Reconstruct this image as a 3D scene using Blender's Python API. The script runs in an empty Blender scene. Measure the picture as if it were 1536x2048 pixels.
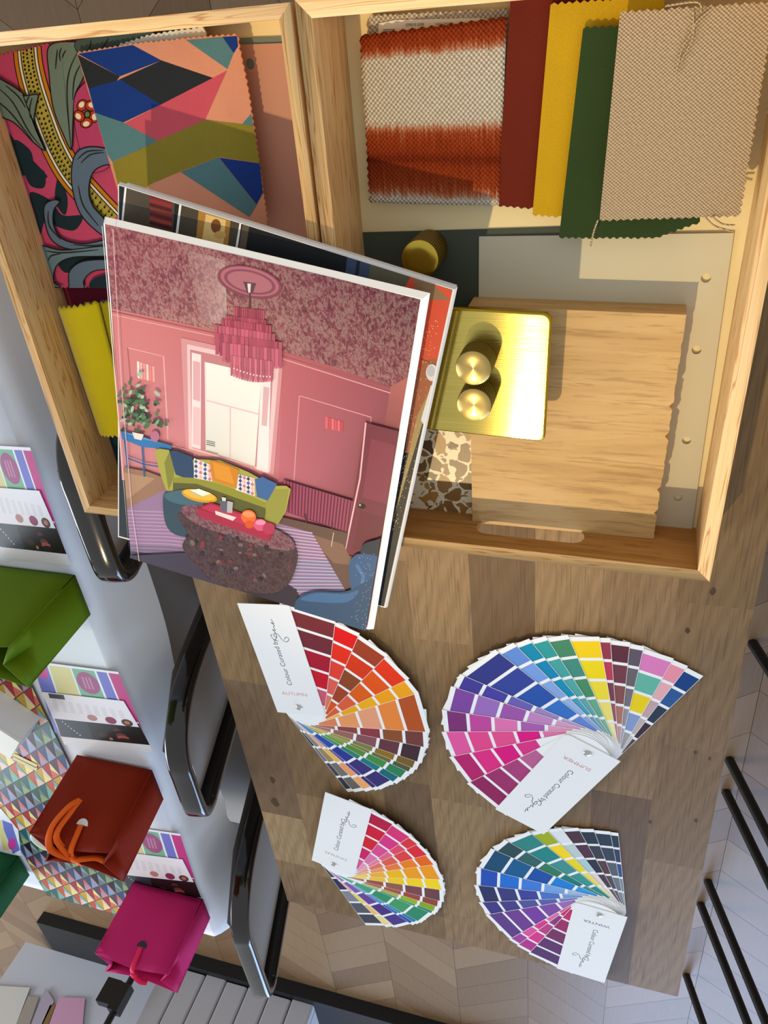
import bpy, bmesh, math, random
from mathutils import Vector, Matrix
random.seed(7)
SC = bpy.context.scene
COL = SC.collection
# ------------------------------------------------------------------ camera, world, lights, exposure
W2C = ((0.10188762, 0.95112106, -0.29152641), (0.83871804, 0.07545720, 0.53931277), (0.5349495, -0.29945776, -0.79003423))
FPX = 1560.3279
T = 0.75                      # table top height
CAMZ = T + 0.55
cam = bpy.data.cameras.new('camera'); camo = bpy.data.objects.new('camera', cam); COL.objects.link(camo)
r_, d_, f_ = [Vector(v) for v in W2C]
camo.matrix_world = Matrix(((r_.x, -d_.x, -f_.x, 0), (r_.y, -d_.y, -f_.y, 0), (r_.z, -d_.z, -f_.z, CAMZ), (0, 0, 0, 1)))
cam.sensor_fit = 'HORIZONTAL'; cam.sensor_width = 36; cam.lens = FPX / 1536 * 36; cam.clip_start = 0.01
SC.camera = camo
vs = SC.view_settings
SC.display_settings.display_device = 'sRGB'
vs.view_transform = 'Standard'; vs.look = 'None'; vs.exposure = 0.0; vs.gamma = 1; vs.use_curve_mapping = False
wd = bpy.data.worlds.new('room_light'); SC.world = wd; wd.use_nodes = True
wd.node_tree.nodes['Background'].inputs[0].default_value = (0.93, 0.96, 1.0, 1)
wd.node_tree.nodes['Background'].inputs[1].default_value = 0.62
def look(o, d): o.rotation_euler = Vector(d).to_track_quat('-Z', 'Y').to_euler()
def lamp(name, kind, loc, d, power, col, **k):
    l = bpy.data.lights.new(name, kind); l.energy = power; l.color = col
    for a, b in k.items(): setattr(l, a, b)
    o = bpy.data.objects.new(name, l); COL.objects.link(o); o.location = loc; look(o, d); return o
KD = Vector((0.7775, -0.2303, 1.0)).normalized()
TC = Vector((0.13, -0.15, T + 0.03))
lamp('ceiling_spotlight', 'SPOT', TC + KD * 2.6, -KD, 185, (1.0, 0.77, 0.42), spot_size=math.radians(20), spot_blend=0.95, shadow_soft_size=0.02)
lamp('window_daylight', 'AREA', (5.0, 1.5, 1.9), (-1, -0.36, -0.18), 175, (0.42, 0.62, 1.0), shape='RECTANGLE', size=3.4, size_y=2.0)
lamp('side_window_daylight', 'AREA', (2.6, -4.4, 2.4), (-0.5, 1, -0.42), 165, (0.86, 0.93, 1.0), shape='RECTANGLE', size=2.6, size_y=1.8)

# ------------------------------------------------------------------ helpers
def P(px, py, z=0.0):
    """point of the photograph on the horizontal plane z metres above the table top"""
    a, b = (px - 768) / FPX, (py - 1024) / FPX
    d = r_ * a + d_ * b + f_
    return Vector((0, 0, CAMZ)) + d * ((T + z - CAMZ) / d.z)
def PP(px, py, o, n):
    a, b = (px - 768) / FPX, (py - 1024) / FPX
    d = r_ * a + d_ * b + f_; c = Vector((0, 0, CAMZ))
    return c + d * ((Vector(o) - c).dot(n) / d.dot(n))
def lin(c): return c / 12.92 if c <= 0.04045 else ((c + 0.055) / 1.055) ** 2.4
def hx(s, a=0.0):
    if not isinstance(s, str): return tuple(s) if len(s) == 4 else (*s, a)
    s = s.lstrip('#'); return (*[lin(int(s[i:i + 2], 16) / 255) for i in (0, 2, 4)], a)
def vivid(h, k=1.18):
    r, g, b, _ = hx(h); m = 0.3 * r + 0.59 * g + 0.11 * b
    return tuple(min(1, max(0.002, m + (c - m) * k)) * 0.97 for c in (r, g, b)) + (0.0,)
def label(o, lab, cat=None, group=None, kind=None):
    if lab: o['label'] = lab
    if cat: o['category'] = cat
    if group: o['group'] = group
    if kind: o['kind'] = kind
    return o
def thing(name, loc, lab, cat, group=None):
    o = bpy.data.objects.new(name, None); o.empty_display_size = 0.05; COL.objects.link(o); o.location = loc
    return label(o, lab, cat, group)
def wloc(o):
    v = Vector((0, 0, 0))
    while o: v += Vector(o.location); o = o.parent
    return v
def link(name, me, mats, parent=None):
    o = bpy.data.objects.new(name, me); COL.objects.link(o)
    for m in (mats if isinstance(mats, (list, tuple)) else [mats]): me.materials.append(m)
    if parent is not None:
        me.transform(Matrix.Translation(-wloc(parent))); o.parent = parent
    return o
class B:
    """collects geometry (world coordinates) with a printed colour per face"""
    def __init__(s, col='#ffffff'): s.v = []; s.f = []; s.c = []; s.sm = []; s.mi = []; s.col = hx(col); s.m = 0
    def face(s, pts, col=None, smooth=False):
        i = len(s.v); s.v += [tuple(p) for p in pts]; s.f.append(tuple(range(i, i + len(pts))))
        c = col if col is not None else s.col
        if isinstance(c, list): c = [hx(x) for x in c]
        else: c = [hx(c)] * len(pts)
        s.c.append(c); s.sm.append(smooth); s.mi.append(s.m)
    def grid(s, rows, col=None, smooth=True, closeu=False):
        i = len(s.v); n = len(rows[0])
        for r in rows: s.v += [tuple(p) for p in r]
        c = [hx(col) if col is not None else s.col] * 4
        for a in range(len(rows) - 1):
            for b in range(n if closeu else n - 1):
                b2 = (b + 1) % n
                s.f.append((i + a * n + b, i + a * n + b2, i + (a + 1) * n + b2, i + (a + 1) * n + b)); s.c.append(c); s.sm.append(smooth); s.mi.append(s.m)
    def slab(s, pts, dz, col=None, side=None):
        """horizontal outline (world, counter-clockwise or not) extruded down by dz"""
        pts = [Vector(p) for p in pts]
        if area2(pts) < 0: pts = pts[::-1]
        low = [p - Vector((0, 0, dz)) for p in pts]
        s.face(pts, col); s.face(low[::-1], side or col)
        n = len(pts)
        for k in range(n): s.face([pts[k], low[k], low[(k + 1) % n], pts[(k + 1) % n]], side or col)
    def box(s, o, u, v, w, col=None):
        o, u, v, w = map(Vector, (o, u, v, w))
        q = [o, o + u, o + u + v, o + v]; t = [p + w for p in q]
        if u.cross(v).dot(w) < 0: q, t = q[::-1], t[::-1]
        s.face(t, col); s.face(q[::-1], col)
        for k in range(4): s.face([q[k], q[(k + 1) % 4], t[(k + 1) % 4], t[k]], col)
    def tube(s, path, r, n=12, col=None, flat=None, up=None, closed=False):
        path = [Vector(p) for p in path]; rows = []
        for k, p in enumerate(path):
            if closed: d = path[(k + 1) % len(path)] - path[k - 1]
            else: d = path[min(k + 1, len(path) - 1)] - path[max(k - 1, 0)]
            d.normalize()
            a = Vector(up) if up is not None else (Vector((0, 0, 1)) if abs(d.z) < 0.9 else Vector((1, 0, 0)))
            x = d.cross(a).normalized(); y = d.cross(x).normalized()
            if flat:
                w, h = flat; e = 0.25
                ring = []
                for q in range(n):
                    t = 2 * math.pi * q / n; ct, st = math.cos(t), math.sin(t)
                    ring.append(p + x * (math.copysign(abs(ct) ** 0.45, ct) * w) + y * (math.copysign(abs(st) ** 0.45, st) * h))
            else:
                rr = r if not isinstance(r, (list, tuple)) else r[k]
                ring = [p + (x * math.cos(2 * math.pi * q / n) + y * math.sin(2 * math.pi * q / n)) * rr for q in range(n)]
            rows.append(ring)
        if closed: rows.append(rows[0])
        s.grid(rows, col, True, True)
        if not closed: s.face(rows[0], col); s.face(rows[-1][::-1], col)
    def lathe(s, c, prof, n=48, col=None, axis=(0, 0, 1)):
        c = Vector(c); a = Vector(axis).normalized(); x = a.orthogonal().normalized(); y = a.cross(x)
        rows = [[c + a * z + (x * math.cos(2 * math.pi * q / n) + y * math.sin(2 * math.pi * q / n)) * r for q in range(n)] for r, z in prof]
        s.grid(rows, col, True, True); s.face(rows[0][::-1], col); s.face(rows[-1], col)
    def build(s, name, mats, parent=None, lab=None, merge=False):
        me = bpy.data.meshes.new(name); me.from_pydata(s.v, [], s.f)
        at = me.color_attributes.new('Col', 'FLOAT_COLOR', 'CORNER')
        flat = [x for c in s.c for q in c for x in q]; at.data.foreach_set('color', flat)
        me.polygons.foreach_set('use_smooth', s.sm); me.polygons.foreach_set('material_index', s.mi)
        me.validate(); me.update()
        if merge:
            bm = bmesh.new(); bm.from_mesh(me); bmesh.ops.remove_doubles(bm, verts=bm.verts, dist=1e-5); bmesh.ops.recalc_face_normals(bm, faces=bm.faces); bm.to_mesh(me); bm.free()
        o = link(name, me, mats, parent)
        if lab: o['label'] = lab
        return o
def area2(p): return sum(p[i].x * p[(i + 1) % len(p)].y - p[(i + 1) % len(p)].x * p[i].y for i in range(len(p))) / 2
def clip2(poly, cl):
    """clip 2-D polygon to a convex one"""
    A = sum(cl[i][0] * cl[(i + 1) % len(cl)][1] - cl[(i + 1) % len(cl)][0] * cl[i][1] for i in range(len(cl)))
    s = 1 if A > 0 else -1; out = list(poly)
    for i in range(len(cl)):
        a, b = cl[i], cl[(i + 1) % len(cl)]; inp, out = out, []
        f = lambda p: s * ((b[0] - a[0]) * (p[1] - a[1]) - (b[1] - a[1]) * (p[0] - a[0]))
        for k in range(len(inp)):
            p, q = inp[k - 1], inp[k]; fp, fq = f(p), f(q)
            if (fp >= 0) != (fq >= 0):
                t = fp / (fp - fq); out.append((p[0] + (q[0] - p[0]) * t, p[1] + (q[1] - p[1]) * t))
            if fq >= 0: out.append(q)
        if not out: return []
    return out
class Print(B):
    """flat printed picture: outlines read off the photograph, laid on the plane they are printed on"""
    def __init__(s, z, clip=None, zoom=None, step=8e-6, start=2e-5):
        super().__init__(); s.z = z; s.clip = clip; s.k = 0; s.step = step; s.start = start; s.zm = zoom
    def tr(s, p): return p if s.zm is None else (s.zm[0] + p[0] / s.zm[2], s.zm[1] + p[1] / s.zm[2])
    def poly(s, pts, col, hold=False):
        pts = [s.tr(p) for p in pts]
        if s.clip and not isinstance(col, list): pts = clip2(pts, s.clip)
        if len(pts) < 3: return
        if not hold: s.k += 1
        w = [P(x, y, s.z) for x, y in pts]
        for p in w: p.z = T + s.z + s.start + s.k * s.step
        if area2(w) < 0:
            w = w[::-1]
            if isinstance(col, list): col = col[::-1]
        s.face(w, col)
    def disc(s, c, rx, ry, col, rot=0, n=24, hold=False):
        a = math.radians(rot)
        s.poly([(c[0] + rx * math.cos(t) * math.cos(a) - ry * math.sin(t) * math.sin(a), c[1] + rx * math.cos(t) * math.sin(a) + ry * math.sin(t) * math.cos(a)) for t in [2 * math.pi * i / n for i in range(n)]], col, hold)
    def stroke(s, pts, w, col):
        s.k += 1; n = len(pts); L = []; R = []
        for i, p in enumerate(pts):
            a, b = pts[max(i - 1, 0)], pts[min(i + 1, n - 1)]
            dx, dy = b[0] - a[0], b[1] - a[1]; l = math.hypot(dx, dy) or 1
            ww = (w if not isinstance(w, (list, tuple)) else w[i]) / 2
            L.append((p[0] - dy / l * ww, p[1] + dx / l * ww)); R.append((p[0] + dy / l * ww, p[1] - dx / l * ww))
        for i in range(n - 1): s.poly([L[i], L[i + 1], R[i + 1], R[i]], col, hold=True)
def smooth(pts, n=8):
    """Catmull-Rom through 2-D or 3-D points"""
    out = []; pts = [tuple(p) for p in pts]
    for i in range(len(pts) - 1):
        p0, p1, p2, p3 = pts[max(i - 1, 0)], pts[i], pts[i + 1], pts[min(i + 2, len(pts) - 1)]
        for k in range(n):
            t = k / n
            out.append(tuple(0.5 * (2 * b + (c - a) * t + (2 * a - 5 * b + 4 * c - d) * t * t + (3 * b - a - 3 * c + d) * t ** 3) for a, b, c, d in zip(p0, p1, p2, p3)))
    out.append(pts[-1]); return out
def smooth_closed(pts, n=6):
    m = len(pts); out = []
    for i in range(m):
        p0, p1, p2, p3 = pts[i - 1], pts[i], pts[(i + 1) % m], pts[(i + 2) % m]
        for k in range(n):
            t = k / n
            out.append(tuple(0.5 * (2 * b + (c - a) * t + (2 * a - 5 * b + 4 * c - d) * t * t + (3 * b - a - 3 * c + d) * t ** 3) for a, b, c, d in zip(p0, p1, p2, p3)))
    return out
def plate2d(outer, holes, th):
    """flat plate in local XY with holes, thickness th (0..th in z) -> mesh"""
    cu = bpy.data.curves.new('tmp', 'CURVE'); cu.dimensions = '2D'; cu.fill_mode = 'BOTH'; cu.extrude = th / 2
    for ring in [outer] + list(holes):
        sp = cu.splines.new('POLY'); sp.points.add(len(ring) - 1); sp.use_cyclic_u = True
        for i, (x, y) in enumerate(ring): sp.points[i].co = (x, y, 0, 1)
    o = bpy.data.objects.new('tmp', cu); COL.objects.link(o)
    dg = bpy.context.evaluated_depsgraph_get()
    me = bpy.data.meshes.new_from_object(o.evaluated_get(dg))
    bpy.data.objects.remove(o); bpy.data.curves.remove(cu); me.materials.clear()
    me.transform(Matrix.Translation((0, 0, th / 2))); return me
def paint(me, col):
    at = me.color_attributes.new('Col', 'FLOAT_COLOR', 'CORNER'); at.data.foreach_set('color', list(hx(col)) * len(me.loops)); return me
_tc = {}
def text2d(s):
    if s in _tc: return _tc[s]
    cu = bpy.data.curves.new('tmp', 'FONT'); cu.body = s; cu.size = 1; cu.resolution_u = 3
    o = bpy.data.objects.new('tmp', cu); COL.objects.link(o)
    dg = bpy.context.evaluated_depsgraph_get(); me = bpy.data.meshes.new_from_object(o.evaluated_get(dg))
    fs = [[(me.vertices[i].co.x, me.vertices[i].co.y) for i in p.vertices] for p in me.polygons]
    w = max([x for f in fs for x, y in f]); bpy.data.objects.remove(o); bpy.data.curves.remove(cu); bpy.data.meshes.remove(me)
    _tc[s] = (fs, w); return _tc[s]
def write(b, s, o, u, v, length, h, col):
    """text s in mesh b: start o, reading direction u, up v, total length and letter height (size)"""
    fs, w = text2d(s); u = Vector(u).normalized(); v = Vector(v).normalized()
    for f in fs:
        w3 = [Vector(o) + u * (x / w * length) + v * (y * h) for x, y in f]
        if area2(w3) < 0: w3 = w3[::-1]
        b.face(w3, col)
def dup(root, loc):
    r = root.copy(); COL.objects.link(r); r.location = loc
    for ch in list(root.children):
        c = ch.copy(); COL.objects.link(c); c.parent = r
        for g in list(ch.children):
            d = g.copy(); COL.objects.link(d); d.parent = c
    return r
def rrect(x0, y0, x1, y1, r, n=5):
    out = []
    for cx, cy, a0 in ((x1 - r, y1 - r, 0), (x0 + r, y1 - r, 90), (x0 + r, y0 + r, 180), (x1 - r, y0 + r, 270)):
        for k in range(n + 1):
            a = math.radians(a0 + 90 * k / n); out.append((cx + r * math.cos(a), cy + r * math.sin(a)))
    return out

# ------------------------------------------------------------------ materials
class N:
    def __init__(s, name):
        s.m = bpy.data.materials.new(name); s.m.use_nodes = True; s.t = s.m.node_tree; s.b = s.t.nodes['Principled BSDF']
    def n(s, kind, **k):
        o = s.t.nodes.new('ShaderNode' + kind)
        for a, b in k.items():
            if a.startswith('i_'):
                key = a[2:].replace('_', ' '); o.inputs[int(key) if key.isdigit() else key].default_value = b
            else: setattr(o, a, b)
        return o
    def l(s, a, b): s.t.links.new(a, b)
    def math(s, op, a, b=None):
        o = s.n('Math', operation=op)
        for i, x in enumerate((a, b)):
            if x is None: continue
            if isinstance(x, (int, float)): o.inputs[i].default_value = x
            else: s.l(x, o.inputs[i])
        return o.outputs[0]
    def mix(s, fac, a, b, mode='MIX'):
        o = s.n('Mix', data_type='RGBA', blend_type=mode)
        for i, x in ((0, fac), (6, a), (7, b)):
            if isinstance(x, (int, float)): o.inputs[i].default_value = x
            elif isinstance(x, tuple): o.inputs[i].default_value = (*x[:3], 1)
            else: s.l(x, o.inputs[i])
        return o.outputs[2]
    def coord(s, scale=(1, 1, 1), rot=(0, 0, 0)):
        g = s.n('NewGeometry'); m = s.n('Mapping'); m.inputs['Scale'].default_value = scale; m.inputs['Rotation'].default_value = rot
        s.l(g.outputs['Position'], m.inputs[0]); return m.outputs[0]
    def noise(s, vec, scale, detail=3, rough=0.55, dist=0):
        o = s.n('TexNoise'); o.inputs['Scale'].default_value = scale; o.inputs['Detail'].default_value = detail; o.inputs['Roughness'].default_value = rough; o.inputs['Distortion'].default_value = dist
        s.l(vec, o.inputs['Vector']); return o.outputs['Fac']
    def ramp(s, fac, stops):
        o = s.n('ValToRGB'); e = o.color_ramp.elements
        while len(e) < len(stops): e.new(0.5)
        for i, (p, c) in enumerate(stops): e[i].position = p; e[i].color = (*hx(c)[:3], 1)
        s.l(fac, o.inputs[0]); return o.outputs[0]
    def bump(s, h, strength=0.3, dist=0.001):
        o = s.n('Bump'); o.inputs['Strength'].default_value = strength; o.inputs['Distance'].default_value = dist
        s.l(h, o.inputs['Height']); s.l(o.outputs[0], s.b.inputs['Normal'])
    def vcol(s):
        o = s.n('Attribute', attribute_name='Col'); return o.outputs['Color'], o.outputs['Alpha']
    def base(s, c, rough=0.5, **k):
        if isinstance(c, str): s.b.inputs['Base Color'].default_value = (*hx(c)[:3], 1)
        else: s.l(c, s.b.inputs['Base Color'])
        s.b.inputs['Roughness'].default_value = rough
        for a, b in k.items(): s.b.inputs[a.replace('_', ' ')].default_value = b
        return s.m
def plain(name, c, rough=0.5, **k): return N(name).base(c, rough, **k)
def mk_paper(name, rough, spec=0.5, coat=0):
    n = N(name); c, a = n.vcol(); return n.base(c, rough, Specular_IOR_Level=spec, Coat_Weight=coat, Coat_Roughness=0.12)
M_paper = mk_paper('printed_card', 0.6, 0.12)
M_leaf = mk_paper('satin_leaflet', 0.4, 0.25)
def mk_gloss():
    n = N('glossy_book_print'); c, a = n.vcol()
    nz = n.noise(n.coord((1, 1.5, 1)), 300, 4, 0.7, 0.6); nz2 = n.noise(n.coord(), 130, 2)
    pat = n.ramp(n.math('ADD', n.math('MULTIPLY', nz, 0.75), n.math('MULTIPLY', nz2, 0.25)), [(0.36, '#241c24'), (0.43, '#7c2c48'), (0.5, '#a8606a'), (0.56, '#cdb2a6'), (0.63, '#6a6a5c')])
    col = n.mix(a, c, n.mix(0.55, n.mix(1.0, pat, c, 'MULTIPLY'), n.mix(0.5, pat, c)))
    return n.base(col, 0.4, Specular_IOR_Level=0.12)
M_gloss = mk_gloss()
def mk_pine(axis, ang):
    n = N('pine_' + axis); sc = (2.2, 60, 60) if axis == 'x' else (60, 2.2, 60)
    v = n.coord((1, 1, 1), (0, 0, ang)); m = n.n('Mapping'); m.inputs['Scale'].default_value = sc; n.l(v, m.inputs[0])
    a = n.noise(m.outputs[0], 3.2, 2, 0.5, 0.5); b = n.noise(m.outputs[0], 22, 3)
    c = n.ramp(a, [(0.3, '#dcb477'), (0.44, '#e6c188'), (0.475, '#b47a38'), (0.5, '#e3bb80'), (0.56, '#e0b87c'), (0.585, '#b9803e'), (0.61, '#e3bb80'), (0.72, '#cc9a5a')])
    c = n.mix(n.math('MULTIPLY', b, 0.25), c, hx('#b07c40')); n.bump(b, 0.15, 0.0005)
    return n.base(c, 0.5, Specular_IOR_Level=0.35)
PINE_X = mk_pine('x', 0.027); PINE_Y = mk_pine('y', 0.027)
def mk_grain(name, axis, ang, cols, streak, spec=0.35, attr=False, rough=0.5, scale=1.0):
    n = N(name); sc = (2.2, 75, 55) if axis == 'x' else (55, 3.5, 55)
    v = n.coord((scale,) * 3, (0, 0, ang)); m = n.n('Mapping'); m.inputs['Scale'].default_value = sc; n.l(v, m.inputs[0])
    a = n.noise(m.outputs[0], 1.1, 4, 0.6, 0.5 if attr else 1.2); b = n.noise(m.outputs[0], 9 if attr else 7, 4, 0.65)
    if attr:
        c, al = n.vcol()
        w = n.n('TexWave', wave_type='RINGS', rings_direction='SPHERICAL'); w.inputs['Scale'].default_value = 9; w.inputs['Distortion'].default_value = 7; w.inputs['Detail'].default_value = 3; w.inputs['Detail Scale'].default_value = 0.8
        m2 = n.n('Mapping'); m2.inputs['Scale'].default_value = (0.9, 6, 1) if axis == 'x' else (6, 0.9, 1); n.l(v, m2.inputs[0])
        off = n.n('VectorMath', operation='SCALE'); off.inputs['Scale'].default_value = 37.0; n.l(c, off.inputs[0])
        ad = n.n('VectorMath', operation='ADD'); n.l(m2.outputs[0], ad.inputs[0]); n.l(off.outputs[0], ad.inputs[1]); n.l(ad.outputs[0], w.inputs['Vector'])
        c = n.mix(n.math('MULTIPLY', w.outputs['Fac'], 0.22), c, hx(streak)); c = n.mix(n.math('MULTIPLY', a, 0.26), c, hx(cols[0]))
    else: c = n.ramp(a, [(0.3, cols[0]), (0.5, cols[1]), (0.7, cols[2])])
    s = n.ramp(b, [(0.38, '#ffffff'), (0.47, '#000000')]); c = n.mix(n.math('MULTIPLY', s, 0.42), c, hx(streak)); n.bump(b, 0.2, 0.0004)
    return n.base(c, rough, Specular_IOR_Level=spec)
M_table = mk_grain('oak_block_worktop', 'x', 0, ['#7d6340'], '#4a3420', spec=0.15, attr=True, rough=0.5)
M_oak = mk_grain('oak_veneer', 'y', 0.03, ['#b3894f', '#c79f63', '#d0aa70'], '#8a6434')
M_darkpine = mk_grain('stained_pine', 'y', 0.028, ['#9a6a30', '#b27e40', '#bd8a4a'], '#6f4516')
M_cream = plain('cream_board', '#ecd9a4', 0.6)
M_white = plain('white_paper', '#f2f0ea', 0.55)
def mk_floor():
    n = N('chevron_oak_floor'); c, a = n.vcol()
    g = n.coord(); m1 = n.n('Mapping'); m2 = n.n('Mapping')
    for m, s in ((m1, 1), (m2, -1)):
        m.inputs['Rotation'].default_value = (0, 0, s * math.radians(51)); m.inputs['Scale'].default_value = (2.4, 34, 1) ; n.l(g, m.inputs[0])
    mx = n.n('Mix', data_type='VECTOR'); n.l(a, mx.inputs[0]); n.l(m1.outputs[0], mx.inputs[4]); n.l(m2.outputs[0], mx.inputs[5])
    nz = n.noise(mx.outputs[1], 1.6, 4, 0.6, 0.8); nb = n.noise(mx.outputs[1], 6, 3)
    col = n.mix(n.math('MULTIPLY', nz, 0.5), c, hx('#6d5138')); col = n.mix(n.math('MULTIPLY', nb, 0.25), col, hx('#a58560'))
    n.bump(nb, 0.1, 0.0008)
    return n.base(col, 0.40, Specular_IOR_Level=0.4)
M_floor = mk_floor()
def mk_velvet(name='velvet', sheen=0.35, rough=0.85, bump=0.5, sc=1400):
    n = N(name); c, a = n.vcol(); z = n.noise(n.coord(), sc, 2, 0.7); z2 = n.noise(n.coord(), 45, 3)
    col = n.mix(n.math('MULTIPLY', z, 0.55), c, n.mix(1.0, c, (0.45, 0.45, 0.45), 'MULTIPLY')); col = n.mix(n.math('MULTIPLY', z2, 0.5), col, n.mix(1.0, col, (0.7, 0.7, 0.7), 'MULTIPLY'))
    n.bump(z, bump, 0.0006); return n.base(col, rough, Sheen_Weight=sheen, Sheen_Roughness=0.4, Specular_IOR_Level=0.15)
M_velvet = mk_velvet()
M_printfab = mk_velvet('printed_velvet', 0.1, 0.8, 0.3, 1700)
def mk_weave(name, pitch, dark, ang=0.03, amount=0.55):
    n = N(name); c, a = n.vcol(); v = n.coord((1, 1, 1), (0, 0, ang)); sx = n.n('SeparateXYZ'); n.l(v, sx.inputs[0])
    k = 2 * math.pi / pitch
    f = n.math('MULTIPLY', n.math('SINE', n.math('MULTIPLY', sx.outputs[0], k)), n.math('SINE', n.math('MULTIPLY', sx.outputs[1], k * 0.8)))
    z = n.noise(v, 500, 3, 0.7); h = n.math('ADD', n.math('MULTIPLY', f, 0.5), n.math('MULTIPLY', z, 0.9))
    fac = n.math('MULTIPLY', n.ramp(h, [(0.2, '#ffffff'), (0.75, '#000000')]), amount)
    col = n.mix(fac, c, n.mix(1.0, c, hx(dark), 'MULTIPLY')); n.bump(h, 0.8, 0.0008)
    return n.base(col, 0.9, Specular_IOR_Level=0.1)
M_linen = mk_weave('linen_weave', 0.0019, '#8a7458', amount=0.5)
def mk_dip():
    n = N('dip_dyed_linen'); c, a = n.vcol(); v = n.coord((1, 1, 1), (0, 0, 0.02)); sx = n.n('SeparateXYZ'); n.l(v, sx.inputs[0])
    k = 2 * math.pi / 0.0030
    f = n.math('MULTIPLY', n.math('SINE', n.math('MULTIPLY', sx.outputs[0], k)), n.math('SINE', n.math('MULTIPLY', sx.outputs[1], k)))
    st = n.n('Mapping'); st.inputs['Scale'].default_value = (60, 700, 1); n.l(v, st.inputs[0])
    nz = n.noise(st.outputs[0], 1, 3, 0.6); z = n.noise(v, 600, 2)
    e = n.math('ADD', a, n.math('MULTIPLY', n.math('SUBTRACT', nz, 0.5), 0.55)); e = n.math('ADD', e, n.math('MULTIPLY', f, 0.10))
    dye = n.ramp(e, [(0.36, '#d9d0bd'), (0.5, '#c9805c'), (0.62, '#a8441c'), (1.0, '#7a2a10')])
    h = n.math('ADD', n.math('MULTIPLY', f, 0.5), n.math('MULTIPLY', z, 0.6))
    col = n.mix(n.math('MULTIPLY', n.ramp(h, [(0.1, '#ffffff'), (0.55, '#000000')]), 0.6), dye, n.mix(1.0, dye, hx('#7a6448'), 'MULTIPLY'))
    n.bump(h, 0.9, 0.001); return n.base(col, 0.9, Specular_IOR_Level=0.1)
M_dip = mk_dip()
def mk_brass(name, rough, col, brush=None, knurl=False, radial=False, aniso=False):
    n = N(name); m = n.base(col, rough, Metallic=1.0)
    if brush:
        mp = n.n('Mapping'); mp.inputs['Scale'].default_value = brush; n.l(n.coord(), mp.inputs[0]); z = n.noise(mp.outputs[0], 1, 3, 0.7)
        c = n.ramp(z, [(0.25, '#bca850'), (0.75, '#ddcb70')]); n.l(c, n.b.inputs['Base Color']); n.bump(z, 0.25, 0.0004)
    if aniso:
        n.b.inputs['Anisotropic'].default_value = 0.97; cx = n.n('CombineXYZ'); cx.inputs[0].default_value = 1.0; n.l(cx.outputs[0], n.b.inputs['Tangent'])
    if radial:
        n.b.inputs['Anisotropic Rotation'].default_value = 0.25
        n.b.inputs['Anisotropic'].default_value = 0.85; t = n.n('Tangent', direction_type='RADIAL', axis='Z'); n.l(t.outputs[0], n.b.inputs['Tangent'])
    if knurl:
        g = n.n('TexCoord'); sx = n.n('SeparateXYZ'); n.l(g.outputs['Object'], sx.inputs[0])
        th = n.math('ARCTAN2', sx.outputs[1], sx.outputs[0]); a = n.math('MULTIPLY', th, 26); b = n.math('MULTIPLY', sx.outputs[2], 2200)
        h = n.math('MULTIPLY', n.math('SINE', n.math('ADD', a, b)), n.math('SINE', n.math('SUBTRACT', a, b)))
        c = n.ramp(h, [(0.0, '#5a4516'), (0.6, '#a88a3a')]); n.l(c, n.b.inputs['Base Color']); n.bump(h, 0.8, 0.0008)
    return m
M_brass = mk_brass('brushed_brass', 0.15, '#e0c860', brush=(1100, 9, 10), aniso=True)
M_brassedge = mk_brass('brass_edge', 0.3, '#b0952e')
M_knurl = mk_brass('knurled_brass', 0.45, '#8a6d28', knurl=True)
M_spun = mk_brass('spun_brass', 0.3, '#b39c60', radial=True)
M_knobtop = mk_brass('polished_brass', 0.3, '#cdb045')
M_steel = plain('rivet_steel', '#c8c8c4', 0.22, Metallic=1.0)
def mk_terrazzo():
    n = N('brown_chip_terrazzo'); v = n.coord(); nz = n.n('TexNoise'); nz.inputs['Scale'].default_value = 60; n.l(v, nz.inputs['Vector'])
    mv = n.n('Mix', data_type='VECTOR'); mv.inputs[0].default_value = 0.012; n.l(v, mv.inputs[4]); n.l(nz.outputs['Color'], mv.inputs[5])
    def vor(sc, feat):
        o = n.n('TexVoronoi', feature=feat); o.inputs['Scale'].default_value = sc; o.inputs['Randomness'].default_value = 0.95; n.l(mv.outputs[1], o.inputs['Vector']); return o
    d = vor(78, 'DISTANCE_TO_EDGE').outputs['Distance']; c = vor(78, 'F1').outputs['Color']
    d2 = vor(210, 'DISTANCE_TO_EDGE').outputs['Distance']; c2 = vor(210, 'F1').outputs['Color']
    s1 = n.n('SeparateColor'); n.l(c, s1.inputs[0]); s2 = n.n('SeparateColor'); n.l(c2, s2.inputs[0])
    mp = n.n('Mapping'); mp.inputs['Scale'].default_value = (40, 600, 1); n.l(v, mp.inputs[0]); gr = n.noise(mp.outputs[0], 1, 3)
    br = n.ramp(s1.outputs[0], [(0.0, '#54402a'), (0.3, '#7a5a34'), (0.5, '#b08442'), (0.75, '#7d5c34'), (1.0, '#c4964e')])
    br = n.mix(n.math('MULTIPLY', gr, 0.5), br, hx('#4a3015'))
    cre = n.mix(n.math('MULTIPLY', n.math('GREATER_THAN', s2.outputs[0], 0.62), n.math('GREATER_THAN', d2, 0.13)), hx('#e6dcbc'), hx('#8a7048'))
    k = n.math('MULTIPLY', n.math('GREATER_THAN', d, 0.075), n.math('GREATER_THAN', s1.outputs[1], 0.1))
    return n.base(n.mix(k, cre, br), 0.4)
M_terr = mk_terrazzo()
def mk_cloth():
    n = N('white_tablecloth'); z = n.noise(n.coord(), 6, 3); n.bump(z, 0.25, 0.01); return n.base('#e9ecef', 0.7, Specular_IOR_Level=0.3)
M_cloth = mk_cloth()
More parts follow.
